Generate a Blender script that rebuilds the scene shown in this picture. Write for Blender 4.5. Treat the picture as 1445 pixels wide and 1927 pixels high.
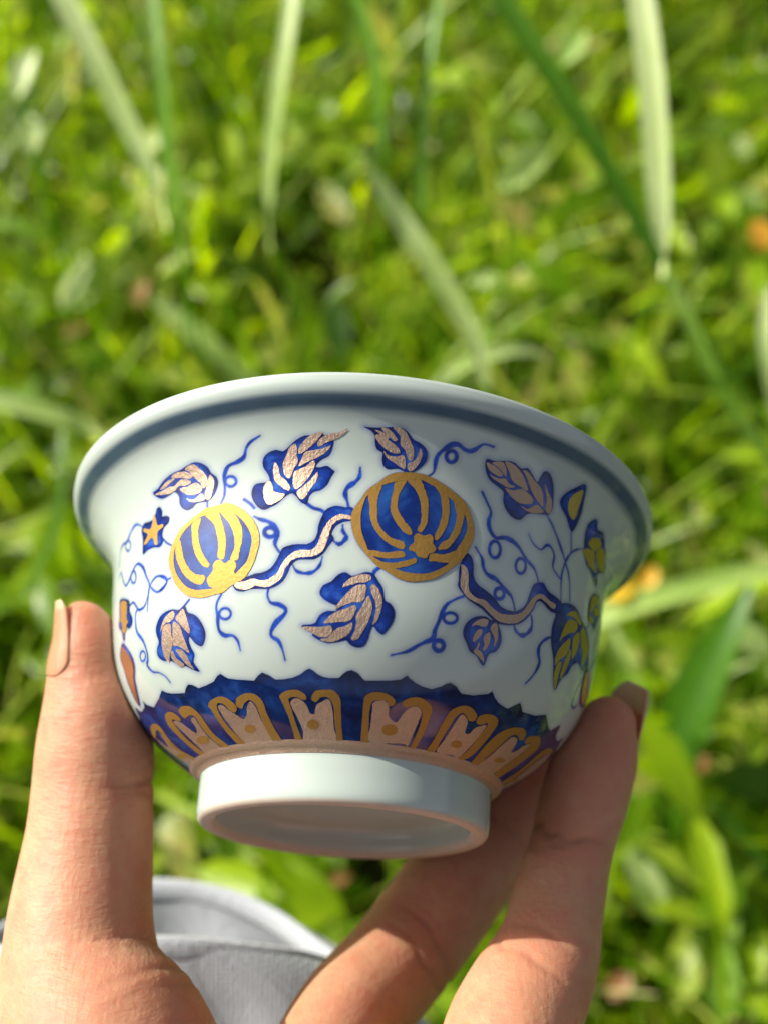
import bpy, math, random
import numpy as np
from mathutils import Matrix, Vector
from mathutils.geometry import delaunay_2d_cdt

rng = np.random.default_rng(7)
random.seed(7)
for o in list(bpy.data.objects):
    bpy.data.objects.remove(o)
SC = bpy.context.scene
COL = SC.collection

# ------------------------------------------------------------------ camera
PITCH = math.radians(58.0)      # looking down into the grass
CAMH = 0.50                     # height of the phone above the ground
cd = bpy.data.cameras.new('camera')
cam = bpy.data.objects.new('camera', cd)
COL.objects.link(cam)
MC = Matrix(((1, 0, 0, 0),
             (0, math.sin(PITCH), -math.cos(PITCH), 0),
             (0, math.cos(PITCH), math.sin(PITCH), CAMH),
             (0, 0, 0, 1)))
cam.matrix_world = MC
cd.sensor_fit = 'VERTICAL'
cd.sensor_height = 36.0
cd.sensor_width = 27.0
cd.lens = 36.0 * 1900.0 / 1927.0
cd.clip_start = 0.01
cd.clip_end = 500.0
cd.dof.use_dof = True
cd.dof.focus_distance = 0.1225
cd.dof.aperture_fstop = 11.6
SC.camera = cam

# ------------------------------------------------------------------ light
SUN_DIR = Vector((-0.78, 0.334, 0.525)).normalized()   # towards the sun, world axes
elev = math.asin(SUN_DIR.z)
W = bpy.data.worlds.new('World')
SC.world = W
W.use_nodes = True
wn = W.node_tree.nodes
wl = W.node_tree.links
sky = wn.new('ShaderNodeTexSky')
sky.sky_type = 'NISHITA'
sky.sun_disc = False
sky.sun_elevation = elev
sky.sun_rotation = math.atan2(SUN_DIR.x, SUN_DIR.y)
sky.air_density = 0.8
sky.dust_density = 4.0
sky.ozone_density = 0.6
bg = wn['Background']
bg.inputs['Strength'].default_value = 0.095
hs = wn.new('ShaderNodeHueSaturation')       # hazy white summer sky
hs.inputs['Saturation'].default_value = 0.40
wl.new(sky.outputs[0], hs.inputs['Color'])
wl.new(hs.outputs[0], bg.inputs['Color'])
sd = bpy.data.lights.new('sun', 'SUN')
sd.energy = 5.0
sd.angle = math.radians(0.55)
sd.color = (1.0, 0.93, 0.80)
sun = bpy.data.objects.new('sun', sd)
COL.objects.link(sun)
sun.rotation_euler = (-SUN_DIR).to_track_quat('-Z', 'Y').to_euler()
sun.location = (-3, 0, 3)
SC.view_settings.view_transform = 'Standard'
SC.view_settings.look = 'None'
SC.view_settings.gamma = 1.0
SC.view_settings.exposure = 0.58
SC.view_settings.use_curve_mapping = False
SC.render.engine = 'CYCLES'
SC.cycles.use_denoising = True
SC.cycles.max_bounces = 8
SC.cycles.diffuse_bounces = 4
SC.cycles.caustics_reflective = False
SC.cycles.sample_clamp_indirect = 4.0

# painted decoration of the cup: (degrees from the front, mm below the lip) outlines
DECOR = {
 'leaves': [
  [[[-46.19,10.29],[-44.43,10.08],[-41.99,9.42],[-39.53,9.05],[-37.13,9],[-35.05,8.73],[-33.12,8.64],[-31.51,9.09],[-30.48,9.71],[-29.96,10.46],[-28.87,11.14],[-28.64,11.98],[-29.22,12.88],[-30.15,13.58],[-31.45,13.97],[-32.81,13.85],[-34.19,13.86],[-35.04,14.23],[-36.48,14.37],[-37.97,13.84],[-38.69,13.01],[-38.68,12.17],[-39.75,11.41],[-41.38,11.54],[-43.42,11.58],[-45,11.12]],[[[-35.9,9.08],[-33.72,8.79],[-32.45,9.5],[-31.24,10.49],[-30.88,11.7],[-32.15,12.14],[-32.67,11.45],[-33.92,10.57],[-34.91,9.59]],[[-39.69,9.59],[-38.67,9.14],[-35.94,9.42],[-34.35,10.23],[-35.26,10.43],[-37.33,9.95]],[[-39.48,10.68],[-37.75,10.22],[-35.81,10.44],[-35.01,10.96],[-36.63,11.11],[-38.33,10.89],[-39.69,11.28],[-41.96,11.29],[-45.49,10.66],[-43,10.58],[-40.66,10.54]],[[-43.69,10.31],[-41.2,9.72],[-39.03,9.78],[-40.44,10.08],[-42.23,10.38]],[[-38.16,11.27],[-36.13,11.33],[-33.83,11.14],[-32.38,12.04],[-33,12.58],[-35.22,12.59],[-37.14,12.01]],[[-31.8,12.82],[-31.18,11.93],[-30.28,10.69],[-29.43,11.48],[-29.71,12.53],[-30.66,13.8],[-31.72,13.51]],[[-36.7,12.77],[-34.72,13.23],[-32.74,12.75],[-31.86,13.49],[-32.54,13.75],[-35.29,13.49]]],1],
  [[[-13.09,8.55],[-11.93,7.95],[-10.33,7.48],[-8.98,7.52],[-7.25,7.4],[-5.74,7.66],[-5.17,8.17],[-5.54,9.33],[-6.12,9.97],[-7.51,10.47],[-8.5,11.24],[-7.7,11.37],[-6.3,11.18],[-5.28,11.64],[-4.87,11.83],[-5.53,12.55],[-6.17,13.48],[-7.34,14.15],[-8.75,14.41],[-9.53,14.94],[-9.86,15.89],[-10.92,15.73],[-12.03,14.88],[-12.91,14.45],[-14.15,14.81],[-15.78,15.69],[-17.05,16.04],[-18.35,16.31],[-19.72,15.87],[-20.95,14.68],[-21.11,13.71],[-20.43,12.95],[-18.98,12.86],[-17.45,12.76],[-17.66,11.95],[-18.66,10.82],[-18.42,9.79],[-17.37,9.22],[-15.89,8.98],[-14.47,9.2]],[[[-11.58,9.62],[-11.43,8.86],[-10.37,7.99],[-8.97,7.38],[-7.24,7.02],[-7.45,7.53],[-8.44,8.28],[-10.05,9.16]],[[-8.06,8.35],[-7.27,7.72],[-5.73,7.28],[-4.23,7.14],[-2.65,6.6],[-3.47,7.39],[-4.79,7.91],[-6.32,8.31],[-7.88,8.86]],[[-14.61,10.54],[-14.02,9.8],[-13.22,8.79],[-12.17,8.38],[-11.84,9.11],[-12,9.87],[-11.73,10.53],[-12.58,11.41],[-13.41,12.56],[-14.26,12.25],[-14.7,11.32]],[[-11.65,11.17],[-11.32,10.54],[-10.47,9.53],[-9.27,9.29],[-7.49,9.13],[-5.65,8.68],[-6.32,9.39],[-7.9,10.09],[-9.71,10.58]],[[-12.69,12.06],[-11.96,11.62],[-10.32,11.21],[-8.9,10.47],[-8.6,11.11],[-9.29,12.14],[-10.48,13.17],[-12.09,14],[-12.76,13.38]],[[-16.67,11.48],[-16.27,10.46],[-15.59,11.14],[-15.31,12.08],[-13.81,13.08],[-13.26,13.77],[-13.55,14.16],[-15.08,13.55],[-16.38,12.68]],[[-11.96,14.42],[-11.06,13.83],[-9.67,13.05],[-8.08,11.9],[-7.86,12.29],[-8.43,13.21],[-9.58,14.27],[-10.15,14.93],[-10.95,15.33]],[[-18.66,13.48],[-17.68,12.67],[-17.02,13.04],[-16.55,14.02],[-15.46,14.34],[-14.28,14.53],[-14.77,15.05],[-16.02,15.54],[-17.53,15.73],[-18.47,14.85]]],1],
  [[[0.1,6.31],[1.49,6.37],[3.33,6.27],[4.97,6.1],[6.26,6.05],[7.64,6.39],[8.76,7.2],[10.2,7.57],[11.32,8.1],[11.9,8.82],[11.74,9.74],[10.73,10.64],[9.61,11.14],[8.22,11.26],[6.77,10.98],[5,11.18],[4.05,10.79],[3.75,10.03],[3.74,9.26],[2.73,8.94],[2.26,8.19],[2.16,7.3],[1.34,6.71]],[[[2.16,7.3],[3.07,7.12],[4.87,7.78],[6.11,8.33],[6.92,9.04],[5.68,9.21],[4.05,8.73],[2.81,8.03]],[[2.07,6.6],[3.4,6.78],[4.7,7.35],[4.09,7.7],[3.27,7.25]],[[3.15,6.35],[4.27,6.34],[5.28,6.84],[6.16,7.55],[5.62,7.73],[4.39,7.17]],[[5.16,6.14],[6.26,6.05],[7.48,6.55],[8.44,7.49],[9.27,8.57],[9.32,9.74],[8.53,9.75],[7.73,8.71],[6.72,8.03],[6.44,7.01]],[[3.94,8.99],[4.75,9.52],[6.32,9.53],[7.66,9.37],[8.15,10.88],[7.34,10.81],[5.86,10.28],[4.4,9.73]],[[8.52,10.2],[9.73,9.76],[10.26,8.6],[10.44,8.17],[10.89,8.94],[10.58,10.01],[9.76,10.86],[9,11.13],[8.54,10.85]]],1],
  [[[-37.13,26.62],[-36.42,27.55],[-34.46,28.14],[-33.04,29.18],[-32.47,30.4],[-33.11,31.38],[-34.33,31.93],[-35.89,31.4],[-36.95,30.51],[-37.45,30.85],[-37.4,31.79],[-36.96,32.77],[-37.95,33.63],[-37.16,34.88],[-38.92,34.51],[-40.82,33.84],[-42.81,33.56],[-44.76,32.79],[-47.65,32.37],[-48.99,31.57],[-48.32,30.68],[-47.08,30.02],[-47.25,28.76],[-46.58,27.9],[-44.89,27.05],[-42.78,26.72],[-40.7,26.72],[-38.8,27.02]],[[[-40.43,26.95],[-40.28,27.63],[-41.82,28.11],[-43.64,28.15],[-45.49,28.86],[-44.97,28.25],[-43.33,27.39],[-41.45,26.96]],[[-40.03,27.93],[-38.88,27.41],[-37.52,27.03],[-36.83,28.03],[-36.46,29.5],[-36.75,30.13],[-37.77,29.63],[-39,28.71]],[[-44.1,28.36],[-41.91,28.37],[-42.06,29.42],[-42.45,30.58],[-43.2,31.31],[-44.67,32.1],[-45.59,32.83],[-46.56,32.16],[-46.41,30.92],[-45.45,29.41]],[[-41.17,28.46],[-40.44,28.28],[-39.11,28.96],[-38.73,30.19],[-38.4,31.29],[-38.17,32.38],[-39.24,32.01],[-40.81,31.31],[-42.46,30.99],[-41.74,29.59]],[[-43.97,31.77],[-43.12,31.66],[-42.64,32.61],[-40.95,33.62],[-42.29,33.83],[-43.81,33.03],[-44.26,32.29]],[[-42.15,31.63],[-40.46,31.75],[-39.32,32.54],[-38.77,33.97],[-38.39,34.49],[-39.83,33.93],[-41.04,32.92]]],1],
  [[[3.67,24.25],[4.81,25.08],[5.76,25.9],[6.38,27.23],[7.49,27.53],[8.5,28.33],[8.51,29.45],[7.64,30.5],[6.68,31.18],[5.51,30.86],[4.54,30.29],[4.01,31.07],[3.71,31.95],[2.94,32.74],[1.38,32.93],[-0.01,32.6],[-0.72,32.18],[-2.5,32.43],[-4.75,32.59],[-6.56,32.24],[-7.9,31.75],[-7.78,31.5],[-10.1,30.63],[-8.08,30.45],[-7.21,30.26],[-6.35,29.39],[-4.86,28.88],[-3.15,28.85],[-2.34,28.34],[-4.06,28.01],[-5.78,27.43],[-6.45,26.81],[-5.88,25.94],[-4.26,25.41],[-3.09,24.64],[-1.68,24.28],[-0.4,24.68],[0.61,24.52],[2.22,24.13]],[[[-1.92,26.04],[-1.36,25.34],[0.02,24.73],[1.63,24.41],[3.07,24.41],[3.34,24.9],[2.36,25.32],[0.72,25.46]],[[-3.38,28.61],[-2.59,27.86],[-1.41,26.96],[-0.05,26.05],[1.56,25.62],[2.61,25.7],[2.51,26.57],[2.01,27.58],[0.34,27.71],[-1.31,28.07]],[[-5.45,30.24],[-4.4,29.49],[-2.72,28.84],[-0.85,28.43],[0.58,28.01],[0.94,28.36],[0.31,29.36],[-0.49,29.95],[-2.42,30.06],[-3.93,30.21]],[[-10.1,30.76],[-8.09,30.7],[-6.11,30.74],[-4.14,30.53],[-3.67,31.2],[-4.76,31.84],[-6.32,31.87],[-8.11,31.38]],[[-6.22,32.17],[-4.53,31.9],[-3.02,30.94],[-0.88,30.45],[0.17,30.05],[0.25,30.85],[-0.77,31.62],[-2.95,32.31],[-4.75,32.47]],[[0.26,31.96],[0.92,30.94],[1.11,29.83],[0.93,29.22],[1.89,28.33],[2.97,26.92],[3.78,27.49],[4.03,28.47],[3.57,29.73],[2.66,30.87],[1.49,31.99]],[[3.35,25.78],[4.04,25.49],[5.17,26.18],[5.86,27.26],[5.76,28.62],[5.1,29.77],[4.39,30.12],[4.74,28.92],[4.66,27.7],[3.77,26.63]]],1],
  [[[30.47,27.12],[31.57,27.74],[32.62,28.64],[33.06,29.63],[32.47,30.65],[31.05,31.12],[30.82,31.95],[30.67,32.72],[29.44,32.4],[28.15,31.76],[26.32,31.46],[25.1,30.69],[23.71,29.69],[23.64,28.67],[24.53,27.79],[26.07,27.21],[28.06,27],[29.19,27.24]],[[[25.07,28.49],[26.02,27.73],[27.39,27.29],[28.71,27.37],[28.48,28.05],[27.52,28.24],[26.23,28.22]],[[26.06,29.79],[26.52,28.89],[27.53,28.56],[27.89,29.04],[27.39,29.62],[26.43,30.26]],[[29.46,28.17],[30.6,27.36],[31.55,28.27],[31.98,29.26],[31.52,30.12],[31.04,29.13]],[[28.45,29.62],[28.7,29.06],[29.57,28.68],[30.17,29.51],[30.05,30.45],[29.13,30.97],[29.06,30.19]],[[27.36,30.93],[27.67,30.1],[28.06,30.32],[27.93,30.99],[29.18,31.23],[30.33,32.29],[28.75,31.82],[27.07,31.36]]],2],
  [[[23.07,7.73],[24.73,7.69],[26.6,7.31],[28.53,7.06],[30.51,7.46],[31.77,7.1],[33.13,7.58],[35.01,8.28],[35.21,7.51],[35.56,6.61],[36.95,6.61],[38.74,7.63],[40.06,9.07],[40.91,10.48],[40.52,11.31],[38.86,11.7],[36.6,12.07],[34.82,12.6],[33.46,13.59],[31.57,13.69],[29.81,13.05],[28.7,12.02],[28.42,10.96],[26.6,10.49],[24.74,10],[23.41,8.89]],[[[23.16,8.12],[24.3,8.18],[25.82,8.44],[27.17,8.98],[26.52,9.34],[25.02,9.14],[23.94,8.79]],[[24.32,7.97],[26.36,7.5],[27.65,8.36],[27.83,9.08],[26.86,8.65],[25.48,8.23]],[[24.54,9.36],[26.19,9.6],[27.97,9.32],[29.04,9.74],[30.5,9.86],[28.94,10.25],[26.87,10.03],[25.33,9.76]],[[26.73,7.36],[28.2,7.27],[30.16,7.69],[32,8.55],[33.51,9.64],[32.49,9.72],[29.69,9.33],[28.26,8.37]],[[30.97,7.57],[32.08,7.53],[34.13,8.2],[36.18,8.72],[37.45,9.57],[38.31,10.82],[36.19,10.31],[34.23,9.47],[32.57,8.42]],[[28.44,10.48],[30.28,10.39],[32.02,9.82],[33.76,10],[35.44,10.48],[35.23,11.1],[32.97,11.58],[30.74,11.34]],[[32.84,11.89],[34.8,11.89],[36.6,10.92],[38.78,11.28],[38.22,11.67],[35.24,12.22]],[[36.62,8.03],[38.28,8.79],[40.09,9.66],[40.71,11.12],[39.1,11.06],[38.6,9.73]]],2],
  [[[42.07,8.99],[42.68,7.76],[44.28,6.51],[45.68,5.49],[46.75,5.72],[48.03,7.11],[49.3,8.96],[49.42,10.49],[48.78,11.58],[47.36,11.35],[45.86,10.54],[43.28,9.73]],[[[44.56,9.07],[44.23,7.94],[45.13,6.89],[46.21,6.23],[47.02,6.94],[47.53,8.22],[48.05,9.64],[47.69,10.2],[46.11,10.02]]],3],
  [[[54.69,12.44],[53.31,10.64],[52.95,9.31],[53.89,8.36],[55.26,8.08],[56.81,8.93],[59.72,8.65],[62.48,9.47],[66.29,10.49],[69.05,11.86],[64.82,13.41],[65.2,14.75],[63.77,15.45],[59.94,14.43],[57.02,13.97]],[[[55.57,11.41],[56.61,10.3],[59.22,9.67],[61.37,10],[60.7,10.79],[59.71,11.49],[57.28,11.63]],[[54.39,12.67],[57.49,11.81],[59.78,11.79],[60.83,12.93],[63.24,13.69],[58.89,13.93],[56.08,13.45]],[[60.44,11.52],[61.92,10.25],[64.71,10.3],[67.91,11.7],[65.97,12.76],[62.13,12.4]]],3],
  [[[64.45,16.52],[68.73,16.04],[70.66,17.93],[68.45,19.9],[67.65,20.88],[64.8,20.78],[61.69,20.76],[60.93,19.12],[62.25,17.4]],[[[63.39,17.11],[65.94,16.45],[67.8,16.92],[64.66,18.35],[63.53,19.32],[62,19.54],[61.93,18.26]],[[65.65,18.33],[68.42,17.31],[69.47,18.07],[66.57,19.35],[64.61,19.29]],[[62.43,20.13],[65.11,20.09],[65.44,20.63],[62.48,21.03]]],3],
  [[[48.67,21.64],[51.51,21.02],[55.03,20.96],[58.25,21.86],[61.73,22.26],[64.56,23.43],[66.64,25.1],[68.46,26.7],[64.54,27.51],[60.72,27.24],[58.37,28.01],[57.37,29.39],[55.89,30.27],[55.61,31.39],[55.45,32.03],[52.57,30.89],[49.75,28.79],[47.26,27],[46.57,25.18],[47.05,23.69],[47.03,22.7]],[[[50.94,22.74],[52.83,21.75],[55.3,21.49],[58.13,22.18],[57.22,22.68],[54.71,22.35],[52.69,22.43]],[[50.02,26.34],[50.34,25.14],[51.71,23.36],[54.33,22.66],[56.42,22.86],[56.13,23.8],[53.43,24.66],[51.13,25.62]],[[50.96,29.43],[50.12,28.3],[51.07,26.84],[53.81,25.23],[54.55,25.87],[54.05,27.33],[51.87,28.61]],[[56.96,27.41],[55.77,26.2],[55.41,24.82],[57.7,23.61],[58.55,24.74],[58.17,26.29]],[[62.91,27.09],[61.6,25.87],[59.63,24.51],[58.53,23.28],[59.79,22.62],[62.6,23.27],[64.59,24.33],[64.6,25.84]],[[53.13,31.24],[51.73,30.02],[51.77,28.92],[53.04,28.53],[53.62,29.66],[54.19,30.74],[55.23,31.92]],[[55,30.59],[54.22,29.4],[54.06,28.41],[54.85,26.53],[55.91,27.04],[55.95,28.49],[55.76,29.85]]],3],
  [[[-65.83,27.62],[-63.42,27.76],[-60.6,29.85],[-61.04,31.41],[-63.95,32.62],[-65.92,33.87],[-70.09,35.59],[-71.72,34.89],[-70.43,32.56],[-68.92,30.38],[-69.04,28.83]],[[[-65.64,27.88],[-64.15,28.14],[-61.67,29.83],[-61.84,31.28],[-64.43,32.39],[-66.47,33.62],[-69.95,35.22],[-70.77,34.8],[-69.69,32.61],[-68.23,30.51],[-68.34,28.96]]],4],
 ],
 'stars': [
  [[[-46.39,13.16],[-45.88,12.54],[-44.95,12.46],[-44.15,13.17],[-44.22,13.89],[-42.82,14.07],[-41.82,14.47],[-42.13,15.14],[-43.47,15.48],[-44.09,16.39],[-43.64,17.34],[-44.65,17.95],[-46.97,17.6],[-49.44,17.57],[-51.09,17.76],[-51.32,16.6],[-51.45,15.53],[-51.98,14.21],[-50.99,13.53],[-48.85,13.69],[-47.41,13.69]],[[-46.7,13.1],[-45.72,14.76],[-43.87,14.97],[-43.84,15.41],[-45.63,15.81],[-45.45,17.38],[-46.41,17.34],[-47.53,16.17],[-50,16.64],[-50.83,16.33],[-49.27,15.38],[-51.31,14.51],[-50.85,14.23],[-48.26,14.77],[-47.41,13.69]]],
  [[[-64.39,21.49],[-58.4,22.71],[-57.94,24.25],[-56.71,25.48],[-57.28,26.24],[-59.25,26.39],[-60.81,25.9],[-62.54,27.33],[-63.64,27.13],[-64.1,25.87],[-66.12,24.89],[-65.19,23.58]],[[-63.54,21.97],[-59.4,22.8],[-59.74,24.93],[-58.88,25.45],[-60.03,25.75],[-60.75,26.49],[-63.22,26.18],[-63,25.05],[-64.88,24.24],[-63.84,23.85]]],
 ],
 'melons': [
  [[[-41.55,20.67],[-41.26,19.3],[-40.18,18.07],[-38.4,16.78],[-35.81,15.89],[-33.3,15.27],[-31.18,14.84],[-28.82,14.87],[-26.85,14.7],[-24.39,15.34],[-22.19,16.37],[-20.48,17.59],[-19.34,19.02],[-19.04,20.37],[-19.52,21.79],[-20.15,22.93],[-21.25,24.04],[-22.4,24.74],[-25.04,25.34],[-26.81,25.98],[-29.41,26.15],[-32.4,26.2],[-35.51,25.74],[-37.89,24.73],[-40.07,23.09]],[[-40.02,20.06],[-39.63,19],[-38.3,17.93],[-37.14,17.12],[-34.35,16.11],[-32.43,15.81],[-30.57,15.77],[-28.76,15.68],[-26.5,15.96],[-24.52,16.44],[-22.78,17.42],[-21.28,18.76],[-20.63,20.01],[-20.91,21.31],[-21.55,22.58],[-22.92,23.41],[-23.84,23.87],[-25.8,25.02],[-28.34,25.33],[-30.98,25.29],[-34.02,25.05],[-36.63,24.21],[-38.77,22.72],[-39.75,21.48]],[[[-39.49,18.88],[-38.3,18.07],[-37.52,19.59],[-36.96,20.77],[-35.75,22.02],[-33.99,23.05],[-31.48,23.53],[-31.22,23.88],[-32.32,24.56],[-34.55,24.06],[-36.94,22.82],[-38.48,21.39],[-39.28,20.17]],[[-35.03,16.43],[-32.82,15.97],[-33.25,17.39],[-33.13,18.66],[-32.39,20.12],[-30.98,21.64],[-30.19,22.26],[-30.56,22.62],[-32.05,22.2],[-33.74,20.78],[-34.65,19.15],[-34.97,17.72]],[[-31.63,15.7],[-28.78,15.5],[-27.64,16.96],[-26.78,18.42],[-26.4,19.81],[-26.73,21.79],[-28.26,21.58],[-28.19,20.04],[-28.81,18.2],[-29.67,17]],[[-28.53,15.53],[-26.29,15.7],[-24.27,16.74],[-22.95,18.23],[-22.73,19.86],[-23.24,21.15],[-23.68,22.3],[-25.25,22.05],[-24.45,20.79],[-24.54,19.31],[-25.6,17.72],[-27.19,16.45]]],[[-28.76,22],[-27.6,21.98],[-26.46,22.48],[-25.36,22.18],[-24.15,22.47],[-23.88,23.08],[-24.35,23.7],[-23.84,24.51],[-24.55,25.12],[-26.05,25.13],[-26.56,25.87],[-27.85,26.02],[-29.11,25.4],[-30.41,24.89],[-30.81,24.06],[-30.16,23.59],[-29.37,23.14],[-29.37,22.48]]],
  [[[-1.23,17.57],[-0.84,16.47],[0.26,15.35],[1.52,13.95],[3.42,12.92],[5.68,11.72],[8.03,11.34],[10.43,11.19],[12.94,11.39],[15.59,11.93],[18.13,12.66],[20.57,13.67],[21.92,14.84],[22.84,16.35],[23.03,17.71],[22.35,19.3],[20.81,21.11],[18.96,22.27],[16.1,23.77],[11.91,24.63],[8.92,24.55],[6.32,23.84],[4.15,23.08],[2.18,22.02],[0.42,20.8],[-0.76,19.28]],[[0.58,17.51],[0.68,16.55],[1.23,15.04],[2.35,14.17],[4.07,13.28],[6.8,12.55],[8.59,12.28],[10.98,11.92],[12.91,12.24],[15.81,12.97],[18.15,13.88],[20.07,14.7],[21.12,15.65],[21.53,16.97],[20.82,18.44],[19.68,19.8],[18.6,21.47],[17.19,22.36],[14.28,23.38],[10.69,23.64],[7.71,23.36],[5.35,22.75],[3,21.98],[1.82,20.62],[0.85,19.08]],[[[1.88,14.47],[4.06,13.21],[3.54,14.92],[3.61,16.54],[3.86,17.87],[4.89,18.87],[6.61,19.68],[9.14,20.08],[9.21,20.85],[7.58,20.78],[5.44,20.15],[3.47,18.95],[2.4,17.55],[2.11,16.08]],[[6.68,12.44],[8.68,12.21],[7.77,13.68],[7.31,14.92],[7.54,16.13],[8.82,17.38],[10.39,18.45],[10.37,19.04],[8.99,18.84],[7.44,17.89],[6.27,16.63],[6.02,15.29],[6.34,13.66]],[[8.79,12.26],[10.96,11.79],[12.21,12.99],[13.04,14.24],[13.31,15.57],[13.29,17.21],[12.3,18.52],[11.52,18.27],[12.03,17.21],[11.95,15.73],[11.36,14.29],[10.37,13.18]],[[13.74,12.15],[16.42,12.75],[17.34,14.26],[17.55,15.74],[17.1,17.44],[15.6,19.17],[14.99,18.71],[15.76,17.2],[16.11,15.65],[15.82,14.33],[15.2,13.18]],[[18.34,13.72],[20.53,14.78],[20.5,16.16],[19.84,17.89],[18.3,19.58],[17.68,19.99],[15.97,20.26],[16.41,19.47],[17.91,18.56],[18.83,17.08],[19.07,15.54]],[[1.51,21.54],[3.75,21.42],[5.82,21.56],[8.87,21.15],[9.56,21.61],[8.57,22.01],[6.11,22.24],[4.04,22.19],[2.18,22.02]],[[3.05,22.5],[4.93,22.71],[7.41,22.67],[9.85,22.23],[11.58,21.76],[11.86,22.25],[10.36,22.83],[7.92,23.34],[5.87,23.62],[4.17,23.2]],[[14.21,21.5],[14.77,20.92],[17.36,20.68],[19.9,19.77],[21.34,18.77],[20.95,20.56],[18.62,21.59],[15.77,21.8],[14.27,21.88]]],[[10.92,19.26],[11.48,18.74],[12.76,18.88],[14,18.55],[14.69,18.95],[14.8,19.66],[15.54,20.24],[14.96,20.77],[14.13,20.98],[13.89,21.53],[12.73,21.65],[11.86,21.47],[11.37,21.06],[10.31,20.95],[10.14,20.52],[11,19.85]]],
 ],
 'twigs': [
  [[[-22.17,24.62],[-19.85,24.25],[-18.04,24.14],[-16.5,23.7],[-15.46,22.89],[-14.65,21.88],[-14.25,21.37],[-12.98,21.08],[-11.3,20.93],[-9.41,20.96],[-8,20.44],[-7.46,19.52],[-7.34,18.6],[-6.64,17.26],[-5.9,16.58],[-4.31,16.16],[-2.47,16.32],[-1.47,16.23],[-0.83,16.61],[-1,17.83],[-2.69,18.15],[-4.06,18.7],[-4.79,19.64],[-4.32,20.29],[-5.26,21.21],[-6.2,22.12],[-7.81,22.77],[-9.48,22.82],[-11.16,22.87],[-12.39,23.49],[-12.98,24.37],[-14.01,25.37],[-15.53,25.95],[-17.09,26.16],[-18.91,26.07],[-20.75,26.05],[-22.4,26.22],[-24.08,25.92],[-24.56,24.98]],[[-24.44,25.06],[-21.7,25.01],[-20.29,24.8],[-18.45,25.09],[-16.89,25.02],[-15.58,24.56],[-14.83,24.08],[-14.13,23.19],[-13.1,22.45],[-11.66,21.83],[-10.41,21.65],[-8.52,21.67],[-7.34,20.96],[-6.64,19.53],[-5.91,18.59],[-4.77,17.65],[-3.19,17.22],[-1.35,17.38],[-1.31,17.84],[-2.73,17.75],[-4.11,18.17],[-5.04,19.11],[-5.35,20.16],[-6.24,21.73],[-7.84,22.39],[-9.5,22.51],[-11.18,22.61],[-12.43,22.98],[-13.45,23.85],[-14.24,24.99],[-15.53,25.58],[-17.09,25.96],[-18.45,25.84],[-19.82,25.66],[-20.29,25.82],[-21.69,26.06],[-23.36,25.83],[-24.31,25.39]],1],
  [[[21.78,20.05],[22.99,20.28],[23.64,21.26],[23.91,22.54],[25.06,23.44],[27.16,23.93],[29.36,24.53],[31.2,25.3],[33.76,25.42],[35.66,25.04],[37.42,24],[38.37,22.04],[39.02,21.08],[40.48,20.52],[41.77,20.39],[43.39,21.05],[45.28,21.22],[47.31,21.36],[48.67,21.64],[49.13,22.69],[46.9,23.29],[44.59,23.33],[42.24,22.82],[40.62,22.99],[39.72,24.26],[38.07,25.78],[35.48,26.88],[31.41,27.37],[29.06,26.93],[26.75,26.21],[25.18,25.9],[23.35,25.5],[21.77,24.79],[20.81,24.13],[20.87,23.35],[20.72,21.92]],[[21,21.48],[22.08,21.74],[22.7,22.44],[22.94,23.73],[23.63,24.69],[25.2,25.06],[27.2,25.11],[29.19,25.74],[31.46,26.12],[34.45,25.78],[36.58,25.09],[38.01,23.89],[38.94,22.9],[40.63,22.02],[42.27,21.84],[44.14,22.16],[46.45,22.25],[46.27,22.79],[45.17,22.94],[43.22,22.63],[41.44,22.49],[40.26,22.92],[39.36,24.19],[37.67,25.58],[35.4,26.69],[31.56,27.09],[28.93,26.56],[26.65,25.84],[24.57,25.54],[23.06,25.28],[21.71,24.54],[21.16,23.57],[21.19,22.51]],2],
  [[[66.75,27.05],[69.04,26.65],[72.13,27.33],[74.52,28.43],[83.04,28.34],[80.32,29.74],[73.99,30.68],[69.47,29.78],[67.11,28.36]],[[67.62,27.18],[69.28,26.91],[71.25,27.51],[73.68,28.6],[78.77,29.04],[78.48,29.77],[74.5,30.24],[70.45,29.58],[68.18,28.3]],4],
 ],
 'tendrils': [
  [22,[[-31.33,13.71],[-31.29,14.84]]],
  [25,[[-18.6,7.05],[-20.63,7.66],[-21.66,8.35],[-22.35,9.33],[-23.8,9.79],[-25.98,10.15],[-27.05,11.23],[-27.11,12.3],[-27.11,13.13],[-27.36,13.92],[-28.08,14.67]]],
  [24,[[-24.49,12.18],[-24.62,12.45],[-24.99,12.64],[-25.47,12.72],[-26.04,12.66],[-26.51,12.49],[-26.86,12.21],[-26.94,11.92],[-26.8,11.65],[-26.41,11.46],[-25.91,11.4],[-25.35,11.47],[-24.9,11.63],[-24.58,11.89],[-24.49,12.18]]],
  [20,[[-51.49,13.87],[-54.22,12.88],[-56.76,13.13],[-58.4,13.65],[-59.78,14.09],[-62.7,13.84],[-64.52,14.33],[-65.22,16.37]]],
  [18,[[-57.59,15.15],[-57.69,15.46],[-58.1,15.63],[-58.74,15.64],[-59.4,15.48],[-60.12,15.16],[-60.63,14.77],[-60.79,14.39],[-60.61,14.1],[-60.09,13.96],[-59.42,13.96],[-58.77,14.12],[-58.16,14.42],[-57.72,14.78],[-57.59,15.15]]],
  [18,[[-44.06,16.83],[-42.54,17.75],[-40.65,18.48]]],
  [20,[[-65.33,18.06],[-63.52,17.7],[-61.73,19.33],[-59.92,20.33],[-57.64,19.9],[-55.07,18.8],[-53.26,18.65],[-51.07,19.6],[-49.75,20.99],[-48.48,22.35],[-48.99,23.68],[-49.64,25.67]]],
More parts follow.
